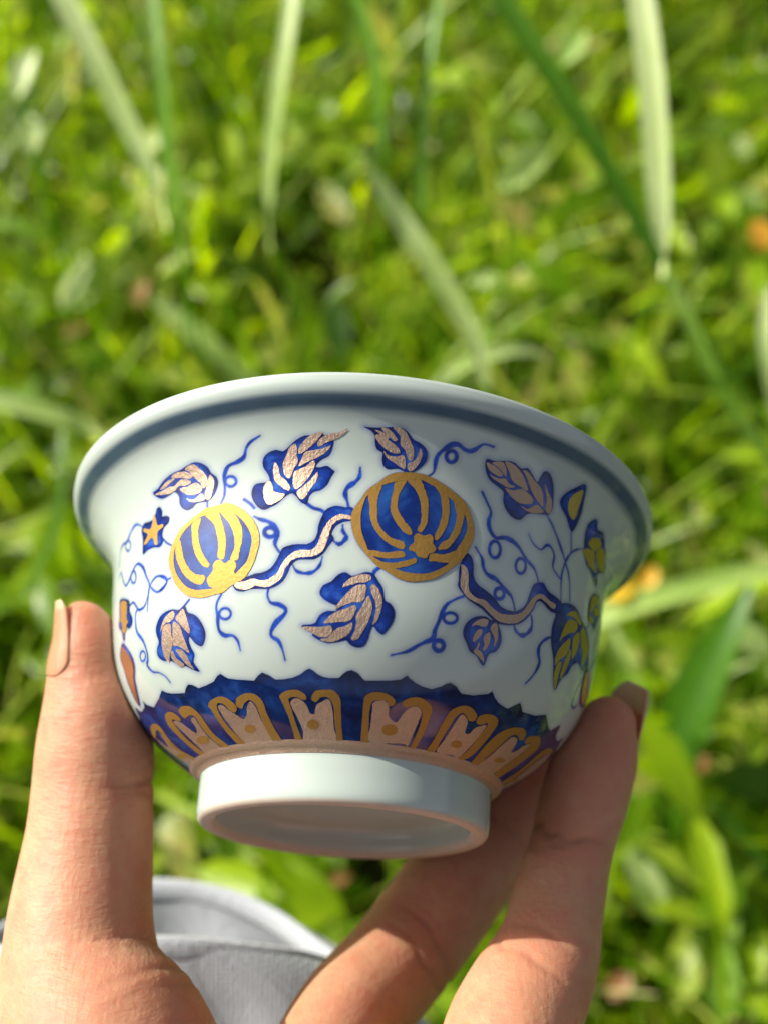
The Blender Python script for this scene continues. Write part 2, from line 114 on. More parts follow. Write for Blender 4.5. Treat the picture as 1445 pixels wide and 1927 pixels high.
  [20,[[-54.3,20.28],[-54.41,20.63],[-54.77,20.85],[-55.33,20.92],[-55.9,20.8],[-56.45,20.52],[-56.85,20.14],[-56.96,19.75],[-56.84,19.4],[-56.44,19.19],[-55.89,19.12],[-55.33,19.24],[-54.78,19.52],[-54.42,19.89],[-54.3,20.28]]],
  [20,[[-48.31,22.52],[-46.46,21.84],[-44.55,21.87],[-42.25,22.71],[-43.15,23.47],[-45.36,23.83],[-47.09,23.28],[-48.31,22.52]]],
  [18,[[-42.43,22.75],[-41.07,22.65]]],
  [20,[[-48.73,22.87],[-49.42,24.03],[-50.88,24.91],[-53.03,24.98],[-53.76,24.71],[-54.92,25.22],[-55.26,26.3],[-55.06,27.6],[-53.18,29.02],[-52.84,30.48],[-53.43,31.39],[-54.66,32.08],[-53.51,33.12],[-51.12,33.58],[-49.26,34.33],[-48.52,35.23]]],
  [20,[[-53.76,24.71],[-55.76,23.49],[-57.86,23.54]]],
  [18,[[-53.97,30.96],[-54.48,31.18],[-55.09,31.34],[-55.72,31.37],[-56.3,31.29],[-56.65,31.1],[-56.68,30.85],[-56.5,30.58],[-55.99,30.35],[-55.38,30.2],[-54.77,30.17],[-54.23,30.24],[-53.88,30.42],[-53.8,30.68],[-53.97,30.96]]],
  [22,[[-37.16,26.68],[-35.72,26.11]]],
  [25,[[-27.34,26.19],[-28.43,27.01],[-28.83,27.86],[-28.59,28.65],[-28.85,29.65],[-28.75,30.55],[-27.61,31.14],[-25.79,31.26],[-24.71,31.96],[-24.53,33.13]]],
  [22,[[-25.44,28.68],[-25.64,28.96],[-26.07,29.16],[-26.66,29.24],[-27.28,29.2],[-27.8,29.04],[-28.15,28.78],[-28.21,28.49],[-28.03,28.21],[-27.6,28.01],[-27.01,27.93],[-26.4,27.97],[-25.86,28.13],[-25.51,28.39],[-25.44,28.68]]],
  [16,[[-62.94,26.82],[-63.55,27.88]]],
  [28,[[-9.86,15.89],[-8.57,16.45],[-7.11,16.72],[-6.25,17.13]]],
  [28,[[-0.14,11.27],[-0.14,12.31],[-0.78,12.98],[-2.31,13.82],[-2.63,14.64],[-2.14,15.57],[-1.87,16.25]]],
  [24,[[-22.78,14.66],[-21.37,15.33],[-20.5,15.95]]],
  [28,[[-20.41,17.05],[-19.13,17.49],[-17.33,17.93],[-16.19,18.52],[-15.25,19.37],[-15.63,20.14],[-15.81,20.79],[-15.1,21.6],[-14.42,22.02]]],
  [34,[[-15.68,19.32],[-15.77,19.59],[-16.11,19.77],[-16.59,19.86],[-17.11,19.84],[-17.61,19.69],[-17.98,19.47],[-18.1,19.2],[-18.02,18.94],[-17.67,18.76],[-17.2,18.66],[-16.66,18.69],[-16.19,18.83],[-15.82,19.04],[-15.68,19.32]]],
  [26,[[-2.76,18.54],[-2.58,19.33],[-1.9,19.97],[-2.45,20.63],[-3.24,20.92],[-4.29,20.55],[-4.53,20.16]]],
  [22,[[-12.2,23.24],[-11.27,24.16],[-9.56,24.49],[-7.89,24.3],[-6.7,23.54],[-6.28,22.51]]],
  [28,[[-16.87,26.16],[-17.1,26.91],[-16.45,27.8],[-14.65,28.1],[-13.33,28.63],[-13.6,29.23],[-15.5,30.18],[-16.7,31.14],[-16.68,31.78],[-15.36,32.31],[-14.6,33.34],[-14.26,34.64]]],
  [30,[[3.69,24.38],[4.04,23.85],[5.01,23.34]]],
  [28,[[12.73,11.34],[13.62,10.72],[13.64,9.27],[14,8.44],[14.97,7.66],[15.97,7.05],[17.12,6.88],[18.51,7.28],[19.76,7.27],[20.76,6.71],[21.71,6.06],[23.62,6.04]]],
  [30,[[17.34,8.32],[17.36,8.63],[17.16,8.92],[16.81,9.11],[16.37,9.17],[15.93,9.09],[15.58,8.88],[15.38,8.59],[15.38,8.27],[15.57,8],[15.9,7.82],[16.33,7.75],[16.77,7.84],[17.14,8.03],[17.34,8.32]]],
  [28,[[22.33,25.24],[20.6,25.84],[18.96,26.66],[18.29,27.62],[17.91,28.67],[17.39,29.85],[17.31,30.87],[15.85,31.39],[14.63,31.87],[12.38,32.82],[9.08,33.5]]],
  [26,[[21.67,27.95],[21.62,28.23],[21.28,28.49],[20.71,28.68],[20.06,28.75],[19.41,28.69],[18.94,28.52],[18.71,28.27],[18.76,27.99],[19.11,27.73],[19.68,27.55],[20.31,27.48],[20.96,27.53],[21.44,27.69],[21.67,27.95]]],
  [36,[[20.04,31.44],[20.04,31.72],[19.83,31.97],[19.45,32.13],[18.93,32.18],[18.44,32.1],[18.04,31.92],[17.8,31.66],[17.79,31.38],[18,31.14],[18.4,30.97],[18.9,30.92],[19.39,31],[19.79,31.18],[20.04,31.44]]],
  [26,[[35.22,26.92],[35.95,27.47],[37.5,27.82],[38.93,27.52],[40.1,26.64],[39.93,25.59],[39.36,25.01]]],
  [26,[[23.7,18.96],[25.33,20.07],[25.93,21.18],[26.93,21.84],[29.06,22.17],[30.46,22.62],[31.97,23.18],[33.51,23.73],[34.78,25.13]]],
  [30,[[31.53,23.58],[31.5,23.89],[31.22,24.18],[30.79,24.38],[30.29,24.46],[29.78,24.41],[29.39,24.23],[29.23,23.94],[29.25,23.64],[29.52,23.36],[29.94,23.16],[30.44,23.08],[30.94,23.13],[31.33,23.31],[31.53,23.58]]],
  [30,[[29.26,27.42],[31.3,27.13]]],
  [28,[[23.88,11.79],[25.28,12.91],[26.4,13.96],[26.12,15.12],[26.52,16.17],[28.02,17.03],[29.79,16.7],[31.62,16.65],[33.61,17.11],[35.19,17.92],[36.51,18.5],[38.48,19.09],[39.67,19.98],[40.19,20.72]]],
  [28,[[29.37,18.32],[29.33,18.8],[29.03,19.24],[28.58,19.51],[27.98,19.62],[27.45,19.5],[27.02,19.19],[26.82,18.75],[26.86,18.26],[27.16,17.82],[27.62,17.54],[28.2,17.44],[28.73,17.55],[29.16,17.87],[29.37,18.32]]],
  [26,[[36.14,19.21],[36.12,19.64],[35.83,20.04],[35.35,20.33],[34.74,20.44],[34.17,20.36],[33.73,20.09],[33.52,19.7],[33.55,19.27],[33.83,18.87],[34.31,18.58],[34.91,18.47],[35.48,18.55],[35.92,18.81],[36.14,19.21]]],
  [17,[[36.1,14.96],[37.49,15.89],[39.76,16.26],[41.53,15.28],[42.9,15.26],[44.17,16.14],[44,17.63],[45.45,18.32],[47.56,18.71]]],
  [19,[[39.24,11.32],[42.14,12.37],[45.49,14.2],[48.53,16.28],[50.29,17.93],[51.66,20.84]]],
  [18,[[48.34,11.54],[49.76,13.73],[49.68,14.5]]],
  [19,[[54.27,12.55],[51.11,13.69],[49.03,15.12],[47.82,16.75],[47.31,18.63],[48.3,21.58]]],
  [26,[[47.21,26.32],[45.01,27.14],[43.87,28.17],[44.26,29.07],[45.55,29.97],[45.64,31.1],[45.06,32.2],[44.25,33.07]]],
  [18,[[66.47,28.34],[65.91,30.02],[67.53,31.8],[70.28,31.93],[72.11,31.06],[71.09,29.94]]],
  [14,[[80.97,21.07],[73.41,24.39],[69.67,26.6]]],
  [16,[[62.65,21.44],[61.73,22.26]]],
 ],
 'band': [[-82.84,35.7],[-71.88,36.34],[-65.95,36.08],[-64.68,36.52],[-62.25,37.14],[-57.03,36.55],[-53.37,35.77],[-52.31,36.21],[-50.41,36.6],[-47.56,36.92],[-45.14,37.1],[-43.88,36.55],[-42.53,36.17],[-41.2,36.37],[-39.63,36.96],[-36.88,36.82],[-34.16,36.53],[-32.43,35.87],[-31.32,35.67],[-30.53,36.08],[-29.56,36.41],[-27.31,36.68],[-22.86,37.03],[-21.57,36.45],[-20.28,36.05],[-18.72,36.47],[-17.34,37.06],[-15.05,37.04],[-12.91,36.86],[-11.03,36.46],[-9.82,35.98],[-8.86,35.72],[-7.96,35.98],[-7.02,36.44],[-5.8,36.74],[-4.3,36.88],[-2.06,36.83],[-1.22,36.33],[-0.28,35.9],[0.79,35.73],[2.29,36.08],[3.1,36.59],[3.92,36.96],[7.13,36.8],[10.1,36.62],[12.26,36.35],[12.89,36.02],[13.5,35.71],[15.06,36.27],[14.19,36.06],[15.98,36.54],[18.03,36.86],[20.24,36.95],[22.34,36.39],[23.17,35.99],[24.2,35.7],[26,36],[26.94,36.4],[28.18,36.77],[31.42,36.61],[35.2,35.89],[35.83,35.43],[37.61,36.16],[39.72,36.64],[43.29,36.91],[44.63,36.21],[46.09,35.59],[48.8,36.52],[54.33,36.18],[58.26,35.31],[63.15,36.26],[66.34,36.49],[70.59,35.21]],
 'panels': [
  [[[[-74.69,38.45],[-69.28,38.76],[-67.64,39.77],[-69.7,41.44],[-70.35,43.44],[-66.74,45.61],[-65,46.88],[-68.46,46.59],[-71.06,44.63],[-74.17,42.45],[-71.88,40.49],[-71.96,39.48],[-80.39,39.71],[-80.42,39.07]]],[[-79.85,39.17],[-79.32,40.31],[-77.84,41.86],[-74.51,41.11],[-73.07,40.2],[-71.59,41.26],[-72.88,43.29],[-70.38,44.94],[-66.46,46.89],[-73.89,46.89],[-79.4,44.56],[-82.15,41.7]],[[-71.14,44.73],[-72.52,44.78],[-74.62,44.69],[-76.88,44.48],[-78.91,44.17],[-80.23,43.85],[-80.43,43.62],[-79.4,43.52],[-77.64,43.55],[-75.32,43.7],[-73.24,43.89],[-71.63,44.12],[-70.6,44.37],[-70.44,44.58]]],
  [[[[-60.24,38.99],[-57.84,38.6],[-55.02,38.8],[-53.52,39.85],[-54.39,40.36],[-56.15,40.06],[-57.93,39.74],[-58.77,41.01],[-59.07,43.07],[-57.98,45.18],[-57.42,46.44],[-60.61,46.31],[-62.08,44.11],[-62.49,41.86],[-62.18,40.18]],[[-51.55,38.96],[-48.84,38.61],[-46.14,38.98],[-44.61,40.12],[-44.53,41.49],[-44.75,43.42],[-43.03,45.2],[-41.87,46.57],[-46.5,46.88],[-45.32,46.14],[-47.32,44.48],[-47.67,42.44],[-46.98,40.56],[-48.47,40.07],[-51.63,40.24],[-52.03,39.5]]],[[-58.26,40.15],[-55.28,40.43],[-53.73,41.62],[-52.01,42.73],[-50.05,41.84],[-49.68,40.8],[-47.56,40.59],[-48.01,42.13],[-48.21,43.94],[-46.71,45.56],[-47.04,46.88],[-57.15,46.56],[-57.37,44.84],[-57.7,42.56]],[[-49.1,44.23],[-50.11,44.43],[-51.51,44.57],[-53.05,44.55],[-54.39,44.41],[-55.24,44.19],[-55.39,43.9],[-54.87,43.65],[-53.79,43.46],[-52.38,43.34],[-50.96,43.36],[-49.71,43.48],[-48.91,43.69],[-48.75,43.96]]],
  [[[[-39.39,39.36],[-36.91,38.7],[-33.51,38.56],[-31.29,39.4],[-30.63,40.37],[-32.07,41.01],[-33.4,40.61],[-34.12,39.68],[-35.96,39.39],[-37.16,40.26],[-37.33,42.25],[-36.43,44.03],[-34.76,46.26],[-37.79,46.09],[-39.12,44.04],[-39.4,41.92],[-39.33,40.09]],[[-30.15,39.62],[-28.82,38.93],[-25.97,38.55],[-23.7,38.79],[-22.27,39.83],[-22.28,41.54],[-21.79,43.83],[-20.68,46.41],[-20.85,46.88],[-23.33,46.69],[-24.41,45.46],[-24.67,42.76],[-24.58,40.35],[-25.81,39.53],[-27.76,39.9],[-29.13,40.62],[-30.28,40.24]]],[[-36.67,40.06],[-34.88,39.71],[-33.75,40.58],[-31.86,41.43],[-30.53,42.16],[-28.77,41.6],[-27.44,40.47],[-25.84,39.76],[-24.94,40.42],[-24.88,42.42],[-24.59,44.51],[-24.04,46.58],[-34.7,46.35],[-35.95,44.42],[-36.42,42.31]],[[-28.07,43.79],[-28.54,44.04],[-29.38,44.24],[-30.26,44.33],[-31.17,44.28],[-31.77,44.13],[-32.06,43.87],[-31.87,43.61],[-31.36,43.36],[-30.53,43.16],[-29.66,43.09],[-28.82,43.13],[-28.23,43.27],[-27.95,43.52]]],
  [[[[-17.22,39.28],[-15.97,38.71],[-13.37,38.39],[-11.53,38.62],[-10.22,39.27],[-10.49,39.79],[-11.58,39.72],[-12.88,39.41],[-14.93,39.62],[-14.84,41.06],[-14.52,43.3],[-14.11,45.13],[-13.96,46.48],[-16.04,46.56],[-16.15,44.44],[-16.24,42.31],[-16.77,40.42]],[[-0.72,46.25],[-1.17,43.49],[-1.4,41.1],[-1.72,39.44],[-3.31,38.47],[-5.4,38.39],[-7.52,38.53],[-8.85,39.27],[-8.83,39.86],[-7.76,40.08],[-6.57,39.47],[-4.68,39.43],[-3.37,40.69],[-3.17,42.89],[-2.76,44.86],[-2.64,46.29]]],[[-14.58,40.14],[-13.38,39.63],[-11.88,39.79],[-10.43,40.62],[-9.86,41.71],[-8.72,41.86],[-7.86,40.61],[-6.38,40.07],[-4.69,39.66],[-4.05,40.25],[-3.61,41.62],[-3.43,43.87],[-3.17,46.21],[-12.99,46.4],[-12.93,44.46],[-13.75,42.33],[-14.61,40.92]],[[-7.72,43.45],[-7.95,43.79],[-8.53,44.04],[-9.29,44.19],[-10.08,44.19],[-10.75,44.05],[-11.17,43.81],[-11.21,43.48],[-10.94,43.14],[-10.35,42.91],[-9.63,42.75],[-8.89,42.75],[-8.24,42.89],[-7.81,43.13]]],
  [[[[5.28,46.47],[4.68,43.28],[4.33,40.13],[4.6,38.91],[6.8,38.3],[9.71,38.35],[12.05,39.08],[12,39.85],[10.92,39.92],[10.12,39.36],[7.93,39.34],[6.42,39.72],[6.19,41.27],[6.78,43.52],[7.38,46.38]],[[14.07,39.24],[15.47,38.53],[17.81,38.26],[20.72,38.76],[22.26,39.55],[22.78,40.78],[23.26,42.6],[23.44,44.69],[23.04,46],[21.3,46.5],[21.42,45.23],[21.25,43.3],[20.85,41.46],[20.12,40.22],[18.38,39.5],[16.74,39.64],[15.12,39.86]]],[[6.74,39.85],[7.96,39.41],[10.02,39.44],[11.05,40.22],[11.52,41.44],[13.26,42.14],[14.42,42.07],[15.18,40.87],[16.09,40.01],[18.11,39.53],[19.82,40.25],[20.16,41.78],[20.36,43.81],[20.32,45.76],[18.64,45.35],[7.97,45.75],[7.21,43.17],[6.83,40.77]],[[15.28,43.34],[15.34,43.72],[14.88,44.07],[14.03,44.3],[12.94,44.37],[11.88,44.26],[11.05,44],[10.63,43.64],[10.66,43.25],[11.15,42.93],[11.96,42.72],[12.99,42.64],[13.99,42.74],[14.81,42.99]]],
  [[[[27.58,45.98],[27.51,43.77],[27.12,41.18],[27.37,39.33],[29.44,38.3],[32.18,38.13],[35.27,38.86],[35.81,39.71],[34.34,39.99],[32.44,39.39],[30.82,39.17],[29.83,40.03],[29.71,42.11],[30.09,44.24],[30.29,45.72]],[[36.36,39.73],[36.39,38.88],[38.55,38.33],[41.91,38.43],[43.73,39.38],[44.32,40.94],[44.83,42.79],[44.81,44.61],[43.63,45.58],[40.82,45.93],[41.42,44.25],[41.08,41.97],[40.92,40.15],[40.19,39.55],[38.96,39.98],[37.56,40.08]]],[[31.21,45.62],[30.9,43.6],[30.73,41.12],[30.87,39.5],[32.25,39.49],[34.09,40.2],[35.64,41.76],[37.22,41.74],[37.57,40.79],[39.21,40.12],[40.53,39.93],[41.12,41.77],[41.06,43.9],[40.66,45.65],[37.64,45.61]],[[37.69,43.56],[38.03,43.82],[37.87,44.07],[37.35,44.27],[36.48,44.37],[35.55,44.35],[34.67,44.22],[34.06,43.99],[33.81,43.72],[34,43.47],[34.48,43.29],[35.32,43.18],[36.21,43.21],[37.07,43.33]]],
  [[[[48,46.49],[46.86,44.74],[45.95,42.44],[46.49,40.42],[49.04,39],[52.8,38.37],[56.08,38.64],[57.76,39.51],[56.49,39.93],[53.79,39.52],[51.67,39.97],[51.35,41.6],[51.24,43.48],[51.33,45.39],[51.26,46.49]],[[59.41,39.82],[58.63,38.96],[61.83,38.19],[65.63,38.27],[69.1,39.27],[69.6,40.97],[69.98,43.29],[69.49,45.62],[69.4,46.89],[67.54,46.89],[63.79,45.56],[63.95,43.16],[64.19,41.07],[62.94,39.38],[61.26,39.79]]],[[52.23,45.92],[52.03,44],[51.96,41.7],[52.63,40.1],[54.84,39.92],[56.6,40.52],[58.59,41.85],[60.37,41.43],[60.73,40.41],[63.21,39.43],[63.97,41.23],[63.77,43.31],[63.59,45.71],[63.59,46.89]],[[60.42,43.31],[60.77,43.48],[60.69,43.7],[59.97,43.91],[58.91,44.08],[57.71,44.19],[56.54,44.17],[55.8,44.06],[55.47,43.9],[55.6,43.68],[56.29,43.48],[57.27,43.32],[58.38,43.23],[59.58,43.23]]],
  [[[[76.45,46.84],[75.6,45.1],[75.46,43.03],[73.69,40.65],[73.63,38.61],[77.79,37.47],[83.43,37.34],[78.97,38.67],[78.05,40.51],[79.65,43.02],[80.84,45.27],[80.57,46.71]]],[[81.18,46.47],[82.49,45.11],[81.17,42.87],[79.15,40.54],[80.06,38.68],[82.92,37.66],[88,38.77],[89.28,40.59],[88.91,43.35],[85.16,45.94]],[[89.01,42.89],[90.03,42.9],[89.6,43.16],[87.82,43.58],[85.49,44.03],[83.1,44.38],[80.95,44.61],[79.65,44.65],[79.04,44.57],[79.33,44.35],[80.45,44.06],[82.23,43.73],[84.51,43.38],[87.02,43.07]]],
 ],
}

# single blades and leaves: millimetres in the world, half width last
BLADES = [
('wide pale grass blade slanting down toward the rim on the thumb side', 0.95, [(-118, 348, 311, 5.1), (-111, 336, 303, 5.3), (-99, 317, 288, 5.1), (-89, 301, 275, 4.6), (-80, 286, 260, 3.4), (-80, 288, 238, 1.4)]),
('pale upright blade between the bright yellow green blade and the leaning grey green one', 0.8, [(-30, 355, 309, 4.1), (-31, 339, 299, 4.6), (-35, 317, 283, 4.6), (-39, 299, 267, 4.1), (-41, 286, 252, 2.9), (-43, 289, 226, 1.2)]),
('palest thick upright blade, crossed by the long dark green blade', 0.97, [(75, 309, 334, 4.0), (77, 297, 326, 4.5), (81, 273, 310, 4.8), (84, 253, 293, 4.7), (87, 241, 278, 3.3), (94, 247, 254, 1.3)]),
('grey green blade leaning down to the rim behind the cup', 0.9, [(-6, 300, 257, 1.0), (0, 293, 251, 3.3), (11, 279, 241, 4.6), (25, 263, 228, 4.5), (34, 251, 216, 3.5), (39, 244, 199, 2.0)]),
('long dark green blade crossing diagonally in front of the palest upright blade', 0.12, [(29, 351, 313, 3.6), (38, 337, 302, 4.4), (56, 314, 286, 4.4), (74, 294, 269, 3.9), (92, 273, 249, 3.2), (111, 253, 227, 2.3), (133, 240, 204, 1.8), (156, 229, 181, 1.0)]),
('arched pale blade curling just above the rim beside the leaning grey green blade', 0.86, [(68, 278, 178, 1.1), (59, 277, 182, 2.8), (45, 273, 185, 3.7), (32, 269, 182, 3.7), (21, 262, 175, 3.3), (13, 259, 155, 1.8)]),
('short pale blade crossing the weeds just above the rim on the thumb side', 0.8, [(-98, 305, 184, 2.0), (-86, 296, 180, 4.7), (-73, 286, 174, 5.2), (-57, 276, 163, 4.8), (-42, 267, 148, 2.3)]),
('pale blade lying level beside the cup wall above the middle fingertip', 0.74, [(75, 172, 136, 3.2), (91, 177, 144, 5.0), (111, 181, 151, 5.0), (133, 185, 156, 4.7), (155, 188, 158, 4.3), (174, 192, 154, 2.1)]),
('short pale blade dropping from the level blade behind the middle finger', 0.82, [(88, 193, 125, 2.0), (94, 180, 117, 4.6), (102, 167, 104, 4.7), (109, 157, 93, 3.8), (115, 147, 73, 1.4)]),
('bent pale stalk beside the middle finger, kinked like an elbow', 0.72, [(115, 141, 119, 2.1), (107, 133, 114, 3.6), (101, 123, 107, 3.6), (98, 111, 98, 3.4), (106, 100, 85, 3.2), (119, 88, 69, 3.0), (134, 78, 48, 1.6)]),
('bright yellow green blade standing beside the slanting pale one', 0.46, [(-84, 362, 301, 2.5), (-82, 346, 291, 3.4), (-79, 323, 277, 3.8), (-77, 301, 259, 3.8), (-74, 283, 240, 3.5), (-74, 278, 221, 1.4)]),
('broad dark blade hanging beside the middle fingertip', 0.03, [(138, 178, 163, 2.0), (130, 165, 155, 7.0), (122, 151, 142, 11.1), (115, 135, 127, 11.7), (112, 118, 109, 9.3), (114, 103, 87, 4.3)]),
('pale blade lying level beside the cup rim, above the thumb', 0.84, [(-182, 272, 163, 2.9), (-163, 267, 162, 4.5), (-145, 263, 160, 4.7), (-130, 260, 156, 3.8), (-119, 259, 143, 1.6)]),
('thin green blade standing just above the tip of the leaning grey green blade', 0.35, [(-16, 378, 288, 2.6), (-6, 355, 273, 3.2), (-2, 334, 256, 3.0), (-1, 317, 238, 2.5), (-2, 307, 218, 1.1)]),
('thin green blade between the leaning grey green blade and the long dark one', 0.3, [(14, 306, 229, 2.9), (16, 341, 256, 3.1), (20, 367, 274, 2.4), (23, 385, 281, 1.2)]),
('yellow green blade slanting down from the foot of the palest upright blade', 0.55, [(96, 270, 244, 1.5), (108, 252, 231, 2.5), (121, 234, 214, 2.7), (139, 218, 197, 2.3), (158, 210, 177, 1.2)]),
('short pale blade beyond the lower end of the long dark diagonal blade', 0.93, [(145, 273, 223, 1.6), (144, 260, 214, 3.4), (148, 247, 199, 3.0), (157, 235, 177, 1.0)]),
('dark narrow blade crossing behind the bent stalk', 0.15, [(122, 110, 121, 1.4), (134, 101, 112, 3.0), (148, 88, 100, 3.5), (166, 74, 81, 1.7)]),
('short dark blade between the thumb tip and the level pale blade', 0.14, [(-144, 182, 142, 1.1), (-135, 194, 152, 2.7), (-128, 207, 162, 3.1), (-126, 223, 172, 2.7), (-128, 241, 176, 1.3)]),
]
LEAVES = [
('pale folded leaf beyond the slanting pale blade, away from the cup', 0.95, (-128, 325, 278), 19, 11, 70, 'l'),
('pale leaf tinged yellow below the folded one', 0.9, (-130, 315, 260), 14, 12, 95, 'l'),
('pointed grey green leaf in the weeds above the thumb', 0.93, (-116, 275, 224), 22, 7, 60, 'l'),
('broad bright leaf low in the weeds beyond the middle finger', 0.6, (131, 74, 75), 32, 18, 80, 'l'),
('pale narrow leaf hanging beside the middle finger below the bent stalk', 0.92, (101, 85, 94), 33, 12, 115, 'l'),
('bright narrow upright leaf just below the broad bright leaf', 0.55, (128, 51, 84), 30, 12, 85, 'l'),
('pale curled leaf beside the broad dark blade, away from the cup', 0.9, (140, 166, 144), 23, 10, 145, 'l'),
('pale leaf resting above the arched blade behind the cup', 0.82, (58, 330, 235), 19, 12, 40, 'l'),
('grey green leaf behind the long dark blade', 0.85, (54, 333, 225), 17, 11, 30, 'l'),
('yellow green leaf between the long dark blade and the palest upright blade', 0.66, (73, 360, 265), 16, 12, 60, 'l'),
('orange yellow fallen leaf just under the cup rim above the level blade', 0.85, (92, 184, 150), 15, 10, 20, 'd'),
('small orange yellow fallen leaf beyond the larger one by the rim', 0.7, (104, 189, 150), 10, 8, 60, 'd'),
('orange fallen leaf beyond the palest upright blade', 0.5, (186, 381, 150), 16, 12, 120, 'd'),
('brown round dry leaf beside the pointed grey green leaf', 0.15, (-165, 369, 95), 12, 11, 30, 'd'),
('brown dry leaf above the short pale blade near the rim', 0.08, (-132, 397, 95), 17, 12, 70, 'd'),
('pale brown dry leaf in the weeds beneath the foot of the cup', 0.05, (-17, 87, 95), 9, 6, 20, 'd'),
('grey brown dry leaf in the weeds beside the base of the middle finger', 0.02, (86, 49, 95), 12, 9, 50, 'd'),
('dull brown dry leaf below the broad dark blade', 0.04, (129, 131, 95), 11, 9, 80, 'd'),
]

# ------------------------------------------------------------------ helpers
def tag(o, label=None, cat=None, group=None, kind=None):
    if label: o['label'] = label
    if cat: o['category'] = cat
    if group: o['group'] = group
    if kind: o['kind'] = kind
    return o

def mesh_obj(name, verts, faces, mat, parent=None, smooth=True, matrix=None):
    me = bpy.data.meshes.new(name)
    me.from_pydata([tuple(v) for v in verts], [], [tuple(f) for f in faces])
    me.materials.append(mat)
    if smooth:
        me.polygons.foreach_set('use_smooth', [True] * len(me.polygons))
    me.update()
    o = bpy.data.objects.new(name, me)
    COL.objects.link(o)
    if parent: o.parent = parent
    if matrix is not None: o.matrix_world = matrix
    return o

def np_mesh(name, V, F, mat, parent=None, smooth=True):
    """fast mesh from arrays; F is (n,3) or (n,4)"""
    me = bpy.data.meshes.new(name)
    V = np.asarray(V, np.float32); F = np.asarray(F, np.int32)
    k = F.shape[1]
    me.vertices.add(len(V)); me.vertices.foreach_set('co', V.ravel())
    me.loops.add(F.size); me.loops.foreach_set('vertex_index', F.ravel())
    me.polygons.add(len(F))
    me.polygons.foreach_set('loop_start', np.arange(0, F.size, k, dtype=np.int32))
    me.polygons.foreach_set('use_smooth', np.full(len(F), smooth))
    me.materials.append(mat)
    me.update(calc_edges=True)
    me.validate()
    o = bpy.data.objects.new(name, me)
    COL.objects.link(o)
    if parent: o.parent = parent
    return o

def fattr(o, name, vals):
    a = o.data.attributes.new(name, 'FLOAT', 'POINT')
    a.data.foreach_set('value', np.asarray(vals, np.float32))

class NT:
    """small node-tree builder"""
    def __init__(self, name):
        self.m = bpy.data.materials.new(name)
        self.m.use_nodes = True
        self.t = self.m.node_tree
        self.n = self.t.nodes
        self.bsdf = self.n['Principled BSDF']
        self.out = self.n['Material Output']
    def new(self, kind, **kw):
        n = self.n.new(kind)
        for k, v in kw.items():
            if k.startswith('_'): setattr(n, k[1:], v)
            else:
                n.inputs[k.replace('__', ' ')].default_value = v
        return n
    def link(self, a, b): self.t.links.new(a, b)
    def attr(self, name):
        n = self.new('ShaderNodeAttribute'); n.attribute_name = name
        return n.outputs['Fac']
    def coord(self, which='Object'):
        return self.new('ShaderNodeTexCoord').outputs[which]
    def noise(self, scale, detail=3, rough=.55, vec=None, dist=0.0):
        n = self.new('ShaderNodeTexNoise', Scale=scale, Detail=detail, Roughness=rough, Distortion=dist)
        self.link(vec if vec is not None else self.coord(), n.inputs['Vector'])
        return n.outputs['Fac']
    def ramp(self, fac, stops):
        r = self.new('ShaderNodeValToRGB')
        els = r.color_ramp.elements
        while len(els) < len(stops): els.new(0.5)
        for e, (p, c) in zip(els, stops):
            e.position = p
            e.color = (*c, 1) if len(c) == 3 else c
        self.link(fac, r.inputs[0])
        return r.outputs[0]
    def mix(self, fac, a, b, mode='MIX'):
        n = self.new('ShaderNodeMix'); n.data_type = 'RGBA'; n.blend_type = mode
        for s, v in ((n.inputs[0], fac), (n.inputs[6], a), (n.inputs[7], b)):
            if isinstance(v, (int, float)): s.default_value = v
            elif isinstance(v, tuple): s.default_value = (*v, 1)
            else: self.link(v, s)
        return n.outputs[2]
    def math(self, op, a, b=0.0, clamp=False):
        n = self.new('ShaderNodeMath'); n.operation = op; n.use_clamp = clamp
        for s, v in ((n.inputs[0], a), (n.inputs[1], b)):
            if isinstance(v, (int, float)): s.default_value = v
            else: self.link(v, s)
        return n.outputs[0]
    def bump(self, h, dist, strength=1.0, normal=None):
        n = self.new('ShaderNodeBump', Strength=strength, Distance=dist)
        self.link(h, n.inputs['Height'])
        if normal is not None: self.link(normal, n.inputs['Normal'])
        return n.outputs['Normal']
    def set(self, **kw):
        for k, v in kw.items():
            s = self.bsdf.inputs[k.replace('__', ' ')]
            if isinstance(v, (int, float)) or (isinstance(v, tuple)):
                s.default_value = (*v, 1) if isinstance(v, tuple) and len(v) == 3 and s.type == 'RGBA' else v
            else: self.link(v, s)
        return self

# ------------------------------------------------------------------ materials
def mat_porcelain():
    k = NT('porcelain_glaze')
    blot = k.noise(900, 4, .6)
    big = k.noise(60, 2)
    white = k.mix(big, (0.405, 0.472, 0.440), (0.455, 0.520, 0.486))
    cob = k.ramp(blot, [(0.30, (0.003, 0.020, 0.18)), (0.55, (0.006, 0.045, 0.34)), (0.80, (0.03, 0.13, 0.52))])
    fac = k.attr('blue')
    col = k.mix(fac, white, cob)
    ring = k.mix(k.noise(260, 3), (0.024, 0.062, 0.115), (0.060, 0.115, 0.175))
    col = k.mix(k.attr('ring'), col, ring)
    raw = k.mix(k.noise(700, 3), (0.42, 0.345, 0.275), (0.52, 0.45, 0.37))
    col = k.mix(k.attr('raw'), col, raw)
    rough = k.math('ADD', k.math('MULTIPLY', k.attr('raw'), 0.45), k.math('ADD', .065, k.math('MULTIPLY', k.noise(150, 3), 0.05)))
    k.set(Base__Color=col, Roughness=rough, IOR=1.52, Subsurface__Weight=0.05, Subsurface__Radius=(0.0012, 0.0014, 0.0016), Subsurface__Scale=1.0)
    k.set(Normal=k.bump(k.noise(120, 2), 0.00004, 0.5))
    return k.m

